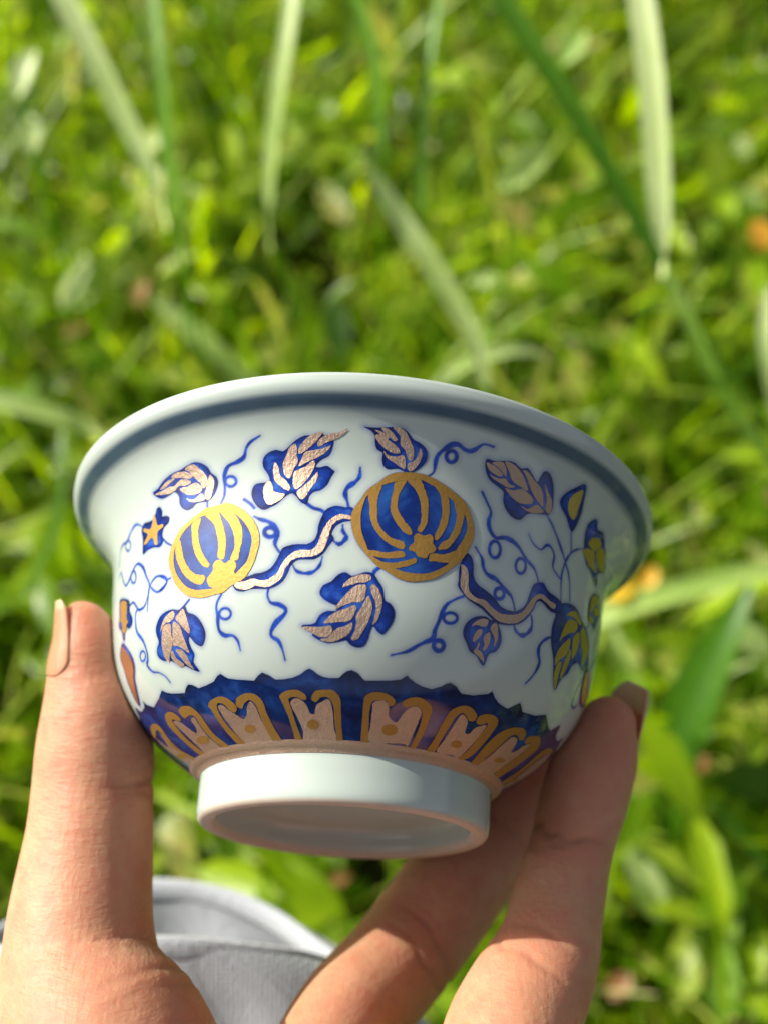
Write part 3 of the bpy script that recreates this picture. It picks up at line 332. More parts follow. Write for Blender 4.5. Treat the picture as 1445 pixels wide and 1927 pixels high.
def mat_cobalt(name, dark, mid, light, scale=420):
    k = NT(name)
    blot = k.noise(scale, 4, .62, dist=.6)
    e = k.attr('edge')
    v = k.math('SUBTRACT', blot, k.math('MULTIPLY', e, 0.30))
    col = k.ramp(v, [(0.22, dark), (0.46, mid), (0.72, light)])
    k.set(Base__Color=col, Roughness=0.07, IOR=1.5)
    return k.m

def mat_gold(name, a, b, rough, bumpd, scale, streak=1.0, metal=1.0):
    k = NT(name)
    mp = k.new('ShaderNodeMapping'); mp.inputs['Scale'].default_value = (1, 1, streak)
    k.link(k.coord(), mp.inputs['Vector'])
    n1 = k.noise(scale, 5, .65, mp.outputs[0])
    n2 = k.noise(scale * .22, 3)
    col = k.mix(n2, a, b)
    k.set(Base__Color=col, Metallic=metal, Roughness=k.math('ADD', rough - .08, k.math('MULTIPLY', n1, .2)),
          Normal=k.bump(n1, bumpd, 0.8))
    return k.m

M_POR = mat_porcelain()
M_COB = mat_cobalt('cobalt_paint', (0.002, 0.009, 0.085), (0.004, 0.030, 0.24), (0.035, 0.135, 0.52), 300)
M_COBM = mat_cobalt('cobalt_wash', (0.002, 0.008, 0.07), (0.003, 0.022, 0.16), (0.018, 0.085, 0.32), 190)
M_COBB = mat_cobalt('cobalt_band', (0.001, 0.005, 0.035), (0.002, 0.016, 0.105), (0.010, 0.055, 0.25), 330)
M_GOLD = mat_gold('bright_gold', (0.32, 0.178, 0.036), (0.41, 0.238, 0.058), .58, 0.00007, 2300, 1.0, .68)
M_ROSE = mat_gold('rose_gold', (0.38, 0.265, 0.20), (0.49, 0.37, 0.285), .50, 0.00019, 2600, .5, .8)
M_PALE = mat_gold('pale_gold', (0.45, 0.32, 0.245), (0.55, 0.41, 0.31), .56, 0.00022, 2400, .5)
M_OLIVE = mat_gold('green_gold', (0.46, 0.34, 0.10), (0.58, 0.45, 0.15), .36, 0.00005, 2300, .4)
M_COPPER = mat_gold('copper_gold', (0.80, 0.42, 0.20), (0.85, 0.52, 0.30), .36, 0.00004, 2300)
TONE = {1: M_ROSE, 2: M_PALE, 3: M_OLIVE, 4: M_COPPER}

def mat_skin():
    k = NT('skin')
    red = k.attr('red')
    base = k.mix(k.ramp(k.noise(95, 4), [(.35, (0, 0, 0)), (.65, (1, 1, 1))]), (0.49, 0.25, 0.143), (0.57, 0.31, 0.19))
    base = k.mix(k.math('MULTIPLY', k.ramp(k.noise(330, 5, .65), [(.42, (0, 0, 0)), (.66, (1, 1, 1))]), .55), base, (0.50, 0.185, 0.125))
    base = k.mix(red, base, (0.50, 0.155, 0.095))
    base = k.mix(k.math('MULTIPLY', k.attr('crease'), .42), base, (0.25, 0.085, 0.045))
    # fine slanting skin lines, running across the finger
    mp = k.new('ShaderNodeMapping'); mp.inputs['Scale'].default_value = (0.42, 1.9, 0.6)
    mp.inputs['Rotation'].default_value = (0, 0, .75)
    k.link(k.coord(), mp.inputs['Vector'])
    mq = k.new('ShaderNodeMapping'); mq.inputs['Scale'].default_value = (1.6, 0.5, 0.6)
    mq.inputs['Rotation'].default_value = (0, 0, .35)
    k.link(k.coord(), mq.inputs['Vector'])
    h = k.math('ADD', k.noise(1100, 4, .6, mp.outputs[0]), k.math('MULTIPLY', k.noise(1000, 4, .6, mq.outputs[0]), .7))
    nb = k.bump(h, 0.00025, 0.70)
    nb = k.bump(k.noise(300, 3, .6, mp.outputs[0]), 0.0003, 0.25, nb)
    k.set(Base__Color=base, Roughness=k.math('ADD', .42, k.math('MULTIPLY', k.noise(600, 3), .2)), IOR=1.42,
          Subsurface__Weight=0.85, Subsurface__Radius=(0.0042, 0.0015, 0.0008), Subsurface__Scale=1.0, Normal=nb)
    return k.m

def mat_nail():
    k = NT('nail')
    fe = k.attr('free')
    col = k.mix(k.noise(300, 2), (0.53, 0.245, 0.142), (0.58, 0.28, 0.165))
    col = k.mix(fe, col, (0.58, 0.42, 0.26))
    k.set(Base__Color=col, Roughness=0.13, IOR=1.52, Subsurface__Weight=.4, Subsurface__Radius=(0.002, 0.001, 0.0006), Subsurface__Scale=1.0)
    return k.m

def mat_fabric():
    k = NT('grey_fabric')
    vo = k.new('ShaderNodeTexVoronoi', Scale=1250.0, Randomness=.2)
    k.link(k.coord(), vo.inputs['Vector'])
    h = vo.outputs['Distance']
    col = k.mix(h, (0.46, 0.50, 0.55), (0.27, 0.29, 0.33))
    col = k.mix(k.math('MULTIPLY', k.noise(60, 4), .5), col, (0.41, 0.44, 0.48))
    k.set(Base__Color=col, Roughness=.75, Sheen__Weight=.5, Normal=k.bump(k.math('MULTIPLY', h, -1.0), 0.0006, .45))
    return k.m

def mat_leaf(name, stops, trans=.55, rough=.38):
    k = NT(name)
    v = k.attr('tint')
    nv = k.math('ADD', v, k.math('MULTIPLY', k.math('SUBTRACT', k.noise(120, 2), .5), .18))
    col = k.ramp(nv, stops)
    k.set(Base__Color=col, Roughness=rough, IOR=1.45)
    tr = k.new('ShaderNodeBsdfTranslucent')
    hs_ = k.new('ShaderNodeHueSaturation', Saturation=1.12, Value=1.55, Hue=0.492)   # light passing through is brighter and yellower
    k.link(col, hs_.inputs['Color']); k.link(hs_.outputs[0], tr.inputs['Color'])
    mx = k.new('ShaderNodeMixShader'); mx.inputs[0].default_value = trans
    k.link(k.bsdf.outputs[0], mx.inputs[1]); k.link(tr.outputs[0], mx.inputs[2])
    k.link(mx.outputs[0], k.out.inputs['Surface'])
    return k.m

GREENS = [(0.0, (0.030, 0.085, 0.002)), (0.35, (0.16, 0.30, 0.004)), (0.68, (0.37, 0.52, 0.008)),
          (0.88, (0.38, 0.46, 0.08)), (0.94, (0.46, 0.38, 0.10)), (1.0, (0.42, 0.26, 0.13))]
M_LEAF = mat_leaf('ground_leaf', GREENS)
M_GRASS = mat_leaf('grass_blade', [(0.0, (0.035, 0.11, 0.003)), (0.5, (0.19, 0.36, 0.006)), (0.85, (0.42, 0.56, 0.06)), (1.0, (0.50, 0.42, 0.16))], .5)
M_BLADE = mat_leaf('broad_blade', [(0.0, (0.05, 0.15, 0.006)), (0.4, (0.13, 0.30, 0.010)), (0.75, (0.40, 0.54, 0.15)), (1.0, (0.62, 0.72, 0.38))], .45, .34)
M_PETAL = mat_leaf('fallen_leaf', [(0.0, (0.30, 0.14, 0.06)), (0.5, (0.72, 0.36, 0.04)), (1.0, (0.85, 0.58, 0.03))], .4, .5)

def mat_soil():
    k = NT('soil')
    col = k.ramp(k.noise(35, 6, .65), [(0.3, (0.010, 0.012, 0.005)), (0.55, (0.030, 0.028, 0.013)), (0.8, (0.09, 0.068, 0.040))])
    k.set(Base__Color=col, Roughness=.95, Normal=k.bump(k.noise(80, 5), .01, .8))
    return k.m
M_SOIL = mat_soil(); M_SKIN = mat_skin(); M_NAIL = mat_nail(); M_FAB = mat_fabric()

# ------------------------------------------------------------------ ground
g = []
n = 24
xs = np.concatenate([-np.geomspace(120, 1.5, 10), np.linspace(-1.2, 1.2, 25), np.geomspace(1.5, 120, 10)])
gx, gy = np.meshgrid(xs, xs + 0.0)
gz = 0.006 * np.sin(gx * 9) * np.cos(gy * 7) * np.exp(-(gx**2 + gy**2) / 4)
V = np.stack([gx, gy, gz], -1).reshape(-1, 3)
N = len(xs)
ii = (np.arange(N - 1)[:, None] * N + np.arange(N - 1)[None]).ravel()
ground = np_mesh('ground', V, np.stack([ii, ii + 1, ii + N + 1, ii + N], 1), M_SOIL)
tag(ground, 'dark damp soil beneath the grass and weeds', 'ground', kind='structure')

# ------------------------------------------------------------------ the cup
# cup frame: millimetres, z along the cup's axis, rim at z = 0, foot below
def rotz(a): return Matrix.Rotation(a, 4, 'Z')
EL, ROLL = 0.4903, -0.0587
ez = Vector((0, math.cos(EL), -math.sin(EL))); ex = Vector((1, 0, 0)); ey = ez.cross(ex)
RC = rotz(ROLL) @ Matrix(((ex.x, ey.x, ez.x, 0), (ex.y, ey.y, ez.y, 0), (ex.z, ey.z, ez.z, 0), (0, 0, 0, 1)))
CUPV = Matrix.Translation((-3.325, -4.395, -158.402)) @ RC      # cup frame -> hand frame (mm)
MM = Matrix.Scale(0.001, 4)
CUPW = MC @ MM @ CUPV @ Matrix.Scale(1000, 4)                      # cup frame (m) -> world

PR = np.array([(44.0, -0.25), (43.85, -1.1), (43.2, -1.95), (42.0, -2.75), (40.4, -3.9), (38.75, -5.9), (37.3, -8.4), (36.4, -11.2), (35.8, -15), (34.9, -20), (33.6, -25), (31.5, -29), (28.1, -33), (24.2, -36), (20.6, -38.3)])
def ncs(x, y, xs):
    n = len(x); h = np.diff(x); A = np.zeros((n, n)); b = np.zeros((n,) + y.shape[1:]); A[0, 0] = A[-1, -1] = 1
    for i in range(1, n - 1):
        A[i, i-1] = h[i-1]; A[i, i] = 2 * (h[i-1] + h[i]); A[i, i+1] = h[i]
        b[i] = 3 * ((y[i+1] - y[i]) / h[i] - (y[i] - y[i-1]) / h[i-1])
    c = np.linalg.solve(A, b); i = np.clip(np.searchsorted(x, xs) - 1, 0, n - 2); d = (xs - x[i])[:, None]; hh = h[:, None]
    bb = (y[1:] - y[:-1]) / hh - hh * (2 * c[:-1] + c[1:]) / 3; dd = (c[1:] - c[:-1]) / (3 * hh)
    return y[i] + bb[i] * d + c[i] * d * d + dd[i] * d**3
chd = np.concatenate([[0], np.cumsum(np.linalg.norm(np.diff(PR, axis=0), axis=1))])
FINE = ncs(chd, PR, np.linspace(0, chd[-1], 4001))
SARC = np.concatenate([[0], np.cumsum(np.linalg.norm(np.diff(FINE, axis=0), axis=1))])
tang = np.gradient(FINE, SARC, axis=0)
NRM = np.stack([-tang[:, 1], tang[:, 0]], 1); NRM /= np.linalg.norm(NRM, axis=1)[:, None]
SMAX = SARC[-1]
def surf(th, s, off=0.0):
    """painted-surface coordinates (degrees from the front, mm below the lip) -> metres in the cup frame"""
    th = np.radians(np.asarray(th, float) - 90); s = np.clip(s, 0, SMAX)
    r = np.interp(s, SARC, FINE[:, 0]) + off * np.interp(s, SARC, NRM[:, 0])
    z = np.interp(s, SARC, FINE[:, 1]) + off * np.interp(s, SARC, NRM[:, 1])
    return np.stack([r * np.cos(th), r * np.sin(th), z], -1) * 0.001

cup = bpy.data.objects.new('porcelain_cup', None)
COL.objects.link(cup)
cup.matrix_world = CUPW
tag(cup, 'small white porcelain cup with cobalt blue vines and gold melons, held in the fingers', 'cup')

UK = math.radians(1) * 35.0        # mm per degree used for the flat painting plane
def smooth(pts, closed, step=0.22):
    p = np.array(pts, float) * (UK, 1.0)
    n = len(p); out = []
    rngk = range(n) if closed else range(n - 1)
    for i in rngk:
        if closed: a, b, c, d = p[i-1], p[i], p[(i+1) % n], p[(i+2) % n]
        else: a, b, c, d = p[max(i-1, 0)], p[i], p[i+1], p[min(i+2, n-1)]
        k = max(1, int(np.linalg.norm(c - b) / step))
        t = (np.arange(k) / k)[:, None]
        out.append(.5 * (2*b + (c-a)*t + (2*a - 5*b + 4*c - d)*t*t + (3*b - a - 3*c + d)*t**3))
    if not closed: out.append(p[-1:])
    return np.concatenate(out)
def inpoly(pts, poly):
    x, y = pts[:, 0][:, None], pts[:, 1][:, None]
    x0, y0 = poly[:, 0], poly[:, 1]; x1, y1 = np.roll(x0, -1), np.roll(y0, -1)
    c = ((y0 > y) != (y1 > y)) & (x < (x1 - x0) * (y - y0) / (y1 - y0 + 1e-12) + x0)
    return c.sum(1) % 2 == 1
def polydist(pts, poly, closed=True):
    a = poly; b = np.roll(poly, -1, axis=0)
    if not closed: a, b = poly[:-1], poly[1:]
    best = np.full(len(pts), 1e9)
    for p0, p1 in zip(a, b):
        d = p1 - p0; L = d @ d + 1e-12
        t = np.clip(((pts - p0) @ d) / L, 0, 1)
        best = np.minimum(best, np.linalg.norm(pts - p0 - t[:, None] * d, axis=1))
    return best

def patch(name, pts, off, mat, parent, holes=(), grid=0.55, rough=0.0, matrix=None):
    """a painted patch lying on the cup's wall"""
    outer = smooth(pts, True)
    if rough: outer = outer + rng.normal(0, rough, outer.shape)
    hs = [smooth(h, True) for h in holes]
    lo, hi = outer.min(0), outer.max(0)
    gx, gy = np.meshgrid(np.arange(lo[0], hi[0], grid), np.arange(lo[1], hi[1], grid))
    gp = np.stack([gx.ravel(), gy.ravel()], 1) + rng.uniform(-.1, .1, (gx.size, 2)) * grid
    ok = inpoly(gp, outer)
    for h in hs: ok &= ~inpoly(gp, h)
    gp = gp[ok]
    loops = [outer] + hs
    if len(gp):
        dd = np.min([polydist(gp, l) for l in loops], axis=0); gp = gp[dd > grid * .35]
    vs = np.concatenate(loops + [gp]); ed = []; k = 0
    for l in loops:
        m = len(l); ed += [(k + i, k + (i + 1) % m) for i in range(m)]; k += m
    rv, re, rf, *_ = delaunay_2d_cdt([Vector(v) for v in vs], ed, [], 0, 1e-5)
    rv = np.array([tuple(v) for v in rv]); rf = np.array([f for f in rf if len(f) == 3])
    c = rv[rf].mean(1); keep = inpoly(c, outer)
    for h in hs: keep &= ~inpoly(c, h)
    rf = rf[keep]
    co = surf(rv[:, 0] / UK, rv[:, 1], off)
    o = np_mesh(name, co, rf, mat, parent)
    # normals outward
    nrm = np.zeros(3); me = o.data
    v = co[rf]; fn = np.cross(v[:, 1] - v[:, 0], v[:, 2] - v[:, 0]); cc = v.mean(1); cc[:, 2] = 0
    if (fn * cc).sum() < 0: me.flip_normals()
    ed_ = np.exp(-np.min([polydist(rv, l) for l in loops], axis=0) / 0.28)
    if len(me.vertices) == len(rv): fattr(o, 'edge', ed_)
    return o

# ---- the wall of the bowl, with the vine tendrils painted in the glaze
ths = np.concatenate([np.arange(-100, 100, 0.2), np.arange(100, 260, 2.5)])
ss = np.arange(0, SMAX, 0.125); ss = np.append(ss, SMAX)
TH, SS = np.meshgrid(ths, ss)
blue = np.zeros(TH.shape)
u_ax = ths * UK
def stamp(poly, hw, closed, soft=.10, amp=1.0, halo=.22, fill=False, taper=False):
    lo = poly.min(0) - 1.6; hi = poly.max(0) + 1.6
    ci = np.where((u_ax > lo[0]) & (u_ax < hi[0]))[0]; ri = np.where((ss > lo[1]) & (ss < hi[1]))[0]
    if len(ci) == 0 or len(ri) == 0: return
    c0, c1, r0, r1 = ci[0], ci[-1] + 1, ri[0], ri[-1] + 1
    U, Vv = np.meshgrid(u_ax[c0:c1], ss[r0:r1]); P = np.stack([U.ravel(), Vv.ravel()], 1)
    d = polydist(P, poly, closed)
    if fill: d = np.where(inpoly(P, poly), -d, d)
    if taper:
        kk = len(poly); i = np.argmin(((P[:, None] - poly[None, ::max(1, kk // 24)])**2).sum(2), axis=1) / max(1, len(poly[::max(1, kk // 24)]) - 1)
        hw = hw * (0.55 + 0.75 * np.sin(np.pi * np.clip(i, .06, .94))) * (1 + .18 * np.sin(i * 23 + kk))
    t = np.clip((hw + soft - d) / (2 * soft), 0, 1); t = t * t * (3 - 2 * t)
    t = np.maximum(amp * t, halo * np.exp(-(np.maximum(d - hw, 0) / 0.42)**2))
    b = blue[r0:r1, c0:c1]; np.maximum(b, t.reshape(b.shape), out=b)
for w, pts in DECOR['tendrils']:
    stamp(smooth(pts, False), w / 5 / 15 / 2 * 1.35, False, amp=1.0, taper=len(pts) > 4 and len(pts) != 15)
for b, lobes, tone in DECOR['leaves']: stamp(smooth(b, True, .4), 0.05, True, amp=.95, halo=.35, fill=True)
for b, gl in DECOR['stars']: stamp(smooth(b, True, .4), 0.05, True, amp=.95, halo=.35, fill=True)
for b, gl, tone in DECOR['twigs']: stamp(smooth(b, True, .4), 0.05, True, amp=.95, halo=.35, fill=True)
for o_, i_, r_, bl in DECOR['melons']: stamp(smooth(o_, True, .4), 0.06, True, amp=.9, halo=.18, fill=True)

# scalloped upper edge of the blue band, continued evenly round the back
bp = np.array(DECOR['band']); bp = bp[np.argsort(bp[:, 0])]
def band_top(th):
    th = (np.asarray(th, float) + 180) % 360 - 180
    gen = 36.3 - 1.25 * np.abs(np.cos(np.radians((th + 8.9) / 11.2 * 180)))**6
    v = np.interp(th, bp[:, 0], bp[:, 1])
    return np.where((th > -66) & (th < 67), v, gen)
bt = band_top(ths)
db = SS - bt[None]
blue = np.maximum(blue, np.clip(db / .2 + .5, 0, 1) * .95)
blue = np.maximum(blue, .30 * np.exp(-(np.maximum(-db, 0) / .38)**2))
wob = .05 * np.sin(np.radians(ths) * 5) + .04 * np.sin(np.radians(ths) * 13 + 1)
ring = np.clip((SS - 1.75 - wob) / .7, 0, 1) * np.clip((4.75 + wob * 1.4 - SS) / 1.1, 0, 1)
ring *= .93
nr, nc = TH.shape
co = surf(TH.ravel(), SS.ravel())
ii = (np.arange(nr - 1)[:, None] * nc + np.arange(nc)[None]).ravel()
jj = (np.arange(nr - 1)[:, None] * nc + ((np.arange(nc) + 1) % nc)[None]).ravel()
wall = np_mesh('bowl', co, np.stack([ii + nc, jj + nc, jj, ii], 1), M_POR, cup)
fattr(wall, 'blue', blue.ravel()); fattr(wall, 'ring', ring.ravel()); fattr(wall, 'raw', np.zeros(blue.size))

def lathe(name, prof, mat, parent, seg=220, jitter=None):
    p = np.array(prof, float) * .001
    a = np.linspace(0, 2 * np.pi, seg, endpoint=False)
    co = np.stack([p[:, None, 0] * np.cos(a), p[:, None, 0] * np.sin(a), np.repeat(p[:, None, 1], seg, 1)], -1)
    m = len(p)
    ii = (np.arange(m - 1)[:, None] * seg + np.arange(seg)[None]).ravel(); jj = (np.arange(m - 1)[:, None] * seg + ((np.arange(seg) + 1) % seg)[None]).ravel()
    o = np_mesh(name, co.reshape(-1, 3), np.stack([ii, ii + seg, jj + seg, jj], 1), mat, parent)
    return o
# rounded lip and the inside of the bowl
lip = [(44.0, -0.25), (43.95, 0.08), (43.75, 0.38), (43.4, 0.58), (42.95, 0.62), (42.4, 0.45), (41.7, 0.05), (41.0, -0.55)]
inner = [(39.2, -2.1), (37.0, -4.6), (35.2, -7.8), (34.2, -11.5), (33.5, -16), (32.5, -21), (30.6, -26), (27.4, -30.5), (22, -34.2), (14, -36.4), (6, -37.2), (0.01, -37.3)]
lp = np.array(lip + inner); lc = np.concatenate([[0], np.cumsum(np.linalg.norm(np.diff(lp, axis=0), axis=1))])
lpf = ncs(lc, lp, np.concatenate([np.linspace(0, lc[8], 60), np.linspace(lc[8], lc[-1], 60)[1:]]))
lipo = lathe('lip_and_inside', lpf[::-1], M_POR, cup)
for nm in ('blue', 'ring', 'raw'): fattr(lipo, nm, np.zeros(len(lipo.data.vertices)))
fp = np.array([(20.6, -38.3), (20.15, -38.65), (19.98, -39.1), (19.95, -39.8), (19.9, -41.5), (19.85, -43.2), (19.75, -43.9), (19.45, -44.5), (18.95, -44.8), (18.3, -44.82), (17.7, -44.55), (17.35, -44.0), (17.2, -43.0), (17.0, -41.6), (16.6, -41.0), (15.5, -40.7), (10, -40.5), (0.01, -40.4)])
fc = np.concatenate([[0], np.cumsum(np.linalg.norm(np.diff(fp, axis=0), axis=1))])
fx = np.concatenate([np.linspace(0, fc[14], 90), np.linspace(fc[14], fc[-1], 20)[1:]])
fpf = ncs(fc, fp, fx)
foot = lathe('foot_ring', fpf, M_POR, cup)
seg = 220
raw = np.clip((-fpf[:, 1] - 44.15) / .3, 0, 1)
raw = np.where(fpf[:, 0] < 17.45, np.clip((-fpf[:, 1] - 43.6) / .5, 0, 1), raw)
fattr(foot, 'raw', np.repeat(raw, seg)); fattr(foot, 'blue', np.zeros(len(raw) * seg)); fattr(foot, 'ring', np.zeros(len(raw) * seg))

# ---- painted band
bth = np.arange(-180, 180, 0.4)
rows = np.concatenate([[0, .15, .35, .6], np.linspace(1, 10.6, 22)])
st = band_top(bth)
frac = (rows - 0) / rows[-1]
SB = st[None] + frac[:, None] * (SMAX - .25 - st)[None]
cb = surf(np.repeat(bth[None], len(rows), 0).ravel(), SB.ravel(), 0.03)
nc2 = len(bth); ii = (np.arange(len(rows) - 1)[:, None] * nc2 + np.arange(nc2)[None]).ravel(); jj = (np.arange(len(rows) - 1)[:, None] * nc2 + ((np.arange(nc2) + 1) % nc2)[None]).ravel()
band = np_mesh('scalloped_band', cb, np.stack([ii + nc2, jj + nc2, jj, ii], 1), M_COBB, cup)
pk = np.abs(np.cos(np.radians((np.repeat(bth[None], len(rows), 0) + 20.3) / 22.4 * 180)))**14
fattr(band, 'edge', (np.exp(-(SB - st[None]) / .3) * .7 + .9 * pk * np.exp(-(SB - st[None]) / 1.6)).ravel())
tag(band, 'dark cobalt band with scalloped upper edge')

# ---- gold collar where the foot joins the bowl
cs = np.linspace(SMAX - 1.15, SMAX, 9)
cr = np.interp(cs, SARC, FINE[:, 0]); cz = np.interp(cs, SARC, FINE[:, 1])
cn = np.stack([np.interp(cs, SARC, NRM[:, 0]), np.interp(cs, SARC, NRM[:, 1])], 1)
cp = np.stack([cr, cz], 1) + cn * (0.06 + .10 * np.sin(np.linspace(0, np.pi, 9))[:, None])
collar = lathe('gold_collar', list(map(tuple, cp)) + [(20.25, -38.72), (20.1, -38.95)], M_PALE, cup)

# ---- melons
for o_, i_, ribs, bl in DECOR['melons']:
    m = patch('melon', o_, 0.03, M_COBM, cup)
    patch('gold_outline', o_, 0.075, M_GOLD, m, holes=[i_], rough=.018)
    for r in ribs: patch('gold_rib', r, 0.065, M_GOLD, m, rough=.02)
    patch('gold_blossom', bl, 0.085, M_GOLD, m, rough=.02)
for b, lobes, tone in DECOR['leaves']:
    l = patch('leaf', b, 0.03, M_COB, cup)
    for lb in lobes: patch('gold_lobe', lb, 0.07, TONE[tone], l, rough=.015)
for b, gl in DECOR['stars']:
    s = patch('star_flower', b, 0.03, M_COB, cup)
    patch('gold_star', gl, 0.07, M_GOLD, s, rough=.015)
for b, gl, tone in DECOR['twigs']:
    s = patch('twig', b, 0.034, M_COB, cup)
    patch('gold_stem', gl, 0.07, TONE[tone], s, rough=.02)
for kx, (hooks, mm, dot) in enumerate(DECOR['panels']):
    p = patch('lappet_panel', mm, 0.06, M_PALE, cup, rough=.02)
    for h in hooks: patch('gold_hook', h, 0.085, M_GOLD, p, rough=.015)
    patch('gold_dot', dot, 0.08, M_GOLD, p)
    if kx == 3:
        proto = (p, list(p.children))
for k in range(5, 13):       # the same panels carried on round the far side
    c = proto[0].copy(); COL.objects.link(c); c.parent = cup
    c.rotation_euler = (0, 0, math.radians(22.4 * k + 3))
    for ch in proto[1]:
        d = ch.copy(); COL.objects.link(d); d.parent = c

# ------------------------------------------------------------------ the hand
# hand frame: millimetres, x to the right, y up the hand, z towards the viewer
HANDW = MC @ MM
THUMB = [(-43.5, -15.1, -145, 3.28), (-42.6, -18.4, -145, 4.96), (-42.0, -23.4, -145, 6.11), (-41.3, -27.9, -144.5, 7.38), (-41.1, -33.1, -144, 8.11), (-41.1, -38.9, -143, 8.28), (-40.9, -44.3, -141, 8.53), (-41.0, -49.5, -139, 9.0), (-40.9, -54.3, -136.5, 9.41), (-40.3, -59.0, -134, 9.94), (-38.8, -63.2, -131, 11.38), (-36.2, -67.1, -128, 13.14), (-31.5, -74.2, -124, 14.03), (-20, -92, -122, 14), (-8, -112, -128, 14)]
MIDDLE = [(33.8, -30.1, -150, 3.71), (32.3, -34.1, -150, 5.37), (30.5, -38.9, -149, 6.12), (28.9, -43.3, -148, 6.15), (27.0, -48.1, -146, 5.92), (25.6, -52.0, -144, 6.06), (24.0, -56.1, -141, 6.38), (22.2, -59.6, -137, 6.99), (19.3, -62.8, -133, 7.84), (16.0, -66.3, -128, 8.42), (13.4, -70.5, -122, 8.35), (9, -86, -118, 9), (2, -108, -124, 11)]
INDEX = [(24.7, -41.2, -166, 6.99), (20.3, -48.6, -166, 8.04), (15.1, -55.2, -163.5, 8.43), (9.9, -60.8, -160, 8.51), (5.0, -65.6, -156, 8.37), (0.2, -68.8, -150, 8.21), (-4.6, -70.9, -143, 8.05), (-8.0, -73.4, -135, 7.96), (-10.0, -78, -126, 8.36), (-8, -92, -121, 10), (-3, -110, -126, 11)]
RINGF = [(14, -90, -96, 6.0), (19, -83, -92, 7.2), (25, -77, -95, 7.4), (29, -75, -104, 7.6), (28, -79, -114, 8.2), (22, -92, -117, 9), (8, -110, -124, 11)]
LITTLE = [(27, -95, -96, 5.0), (32, -88, -93, 6.0), (37, -83, -98, 6.2), (39, -83, -106, 6.5), (36, -88, -114, 7.2), (29, -98, -117, 9), (12, -112, -124, 11)]
WRIST = [(2, -104, -123, 13), (-4, -120, -133, 17), (-14, -140, -148, 18), (-24, -165, -160, 19), (-30, -200, -168, 20)]

def chain(c, n=90):
    c = np.array(c, float)
    t = np.concatenate([[0], np.cumsum(np.linalg.norm(np.diff(c[:, :3], axis=0), axis=1))])
    ts = np.linspace(0, t[-1], n)
    v = ncs(t, c, ts)
    v[:, 3] = np.interp(ts, t, c[:, 3])
    k = np.array([1, 4, 6, 4, 1]) / 16
    v[2:-2, 3] = np.convolve(v[:, 3], k, 'valid')
    return v, ts

def frames(v, N):
    T = np.gradient(v[:, :3], axis=0); T /= np.linalg.norm(T, axis=1)[:, None]
    N = np.array(N, float); Nn = N[None] - (T @ N)[:, None] * T; Nn /= np.linalg.norm(Nn, axis=1)[:, None]
    return T, Nn, np.cross(T, Nn)

VOX = 0.55
LO = np.array([-58.0, -150.0, -176.0]); HI = np.array([48.0, -10.0, -84.0])
DIM = np.ceil((HI - LO) / VOX).astype(int)
BIG = 12.0
def field(c, N, fa, fb, bulge=None):
    v, ts = chain(c); T, Nn, Wd = frames(v, N)
    a = v[:, 3] * fa; b = v[:, 3] * fb
    F = np.full(DIM, BIG, np.float32)
    lo = np.maximum(((v[:, :3] - v[:, 3:] * 1.3 - 8).min(0) - LO) / VOX, 0).astype(int)
    hi = np.minimum(((v[:, :3] + v[:, 3:] * 1.3 + 8).max(0) - LO) / VOX, DIM).astype(int)
    if (hi <= lo).any(): return F
    gx = [LO[i] + VOX * np.arange(lo[i], hi[i]) for i in range(3)]
    out = np.empty((hi - lo), np.float32)
    Pc = v[:, :3]
    for ix, x in enumerate(gx[0]):
        Y, Z = np.meshgrid(gx[1], gx[2], indexing='ij')
        P = np.stack([np.full(Y.size, x), Y.ravel(), Z.ravel()], 1)
        d2 = (P**2).sum(1)[:, None] - 2 * P @ Pc.T + (Pc**2).sum(1)[None]
        k = d2.argmin(1)
        D = P - Pc[k]
        tt = (D * T[k]).sum(1); un = (D * Nn[k]).sum(1); uw = (D * Wd[k]).sum(1)
        sl = np.gradient(v[:, 3], ts)[k]
        aa = a[k] * (1 + np.clip(sl * tt / v[k, 3], -.3, .3)); bb = b[k] * (1 + np.clip(sl * tt / v[k, 3], -.3, .3))
        end = ((k == 0) & (tt < 0)) | ((k == len(Pc) - 1) & (tt > 0))
        cc = np.where(end, aa, 1e6)
        if bulge is not None:
            aa = np.where(un < 0, aa * bulge(ts[k]), aa)
        q = np.stack([un / aa, uw / bb, tt / cc], 1); k0 = np.linalg.norm(q, axis=1)
        q2 = np.stack([un / aa**2, uw / bb**2, tt / cc**2], 1); k1 = np.linalg.norm(q2, axis=1) + 1e-9
        out[ix] = (k0 * (k0 - 1) / k1).reshape(Y.shape)
    F[lo[0]:hi[0], lo[1]:hi[1], lo[2]:hi[2]] = np.minimum(out, BIG)
    return F
def smin(a, b, k):
    h = np.clip(.5 + .5 * (b - a) / k, 0, 1)
    return b + (a - b) * h - k * h * (1 - h)
N_TH, N_MI, N_IN = (-.86, 0.05, 0.50), (.80, .15, -.55), (-.25, .35, -1)
f_th = field(THUMB, N_TH, 1.0, 1.12, lambda t: 1 + .06 * np.exp(-((t - 10) / 5)**2))
f_mi = field(MIDDLE, N_MI, .98, 1.05, lambda t: 1 + .07 * np.exp(-((t - 9) / 5)**2) + .05 * np.exp(-((t - 29) / 6)**2) - .05 * np.exp(-((t - 19.5) / 3)**2))
f_in = field(INDEX, N_IN, .93, 1.0)
f_ri = field(RINGF, (.3, .2, 1), .95, 1.0)
f_li = field(LITTLE, (.3, .2, 1), .95, 1.0)
f_wr = field(WRIST, (0, .5, -1), .8, 1.25)
gxx = [LO[i] + VOX * np.arange(DIM[i]) for i in range(3)]
X, Y, Z = np.meshgrid(*gxx, indexing='ij', sparse=True)
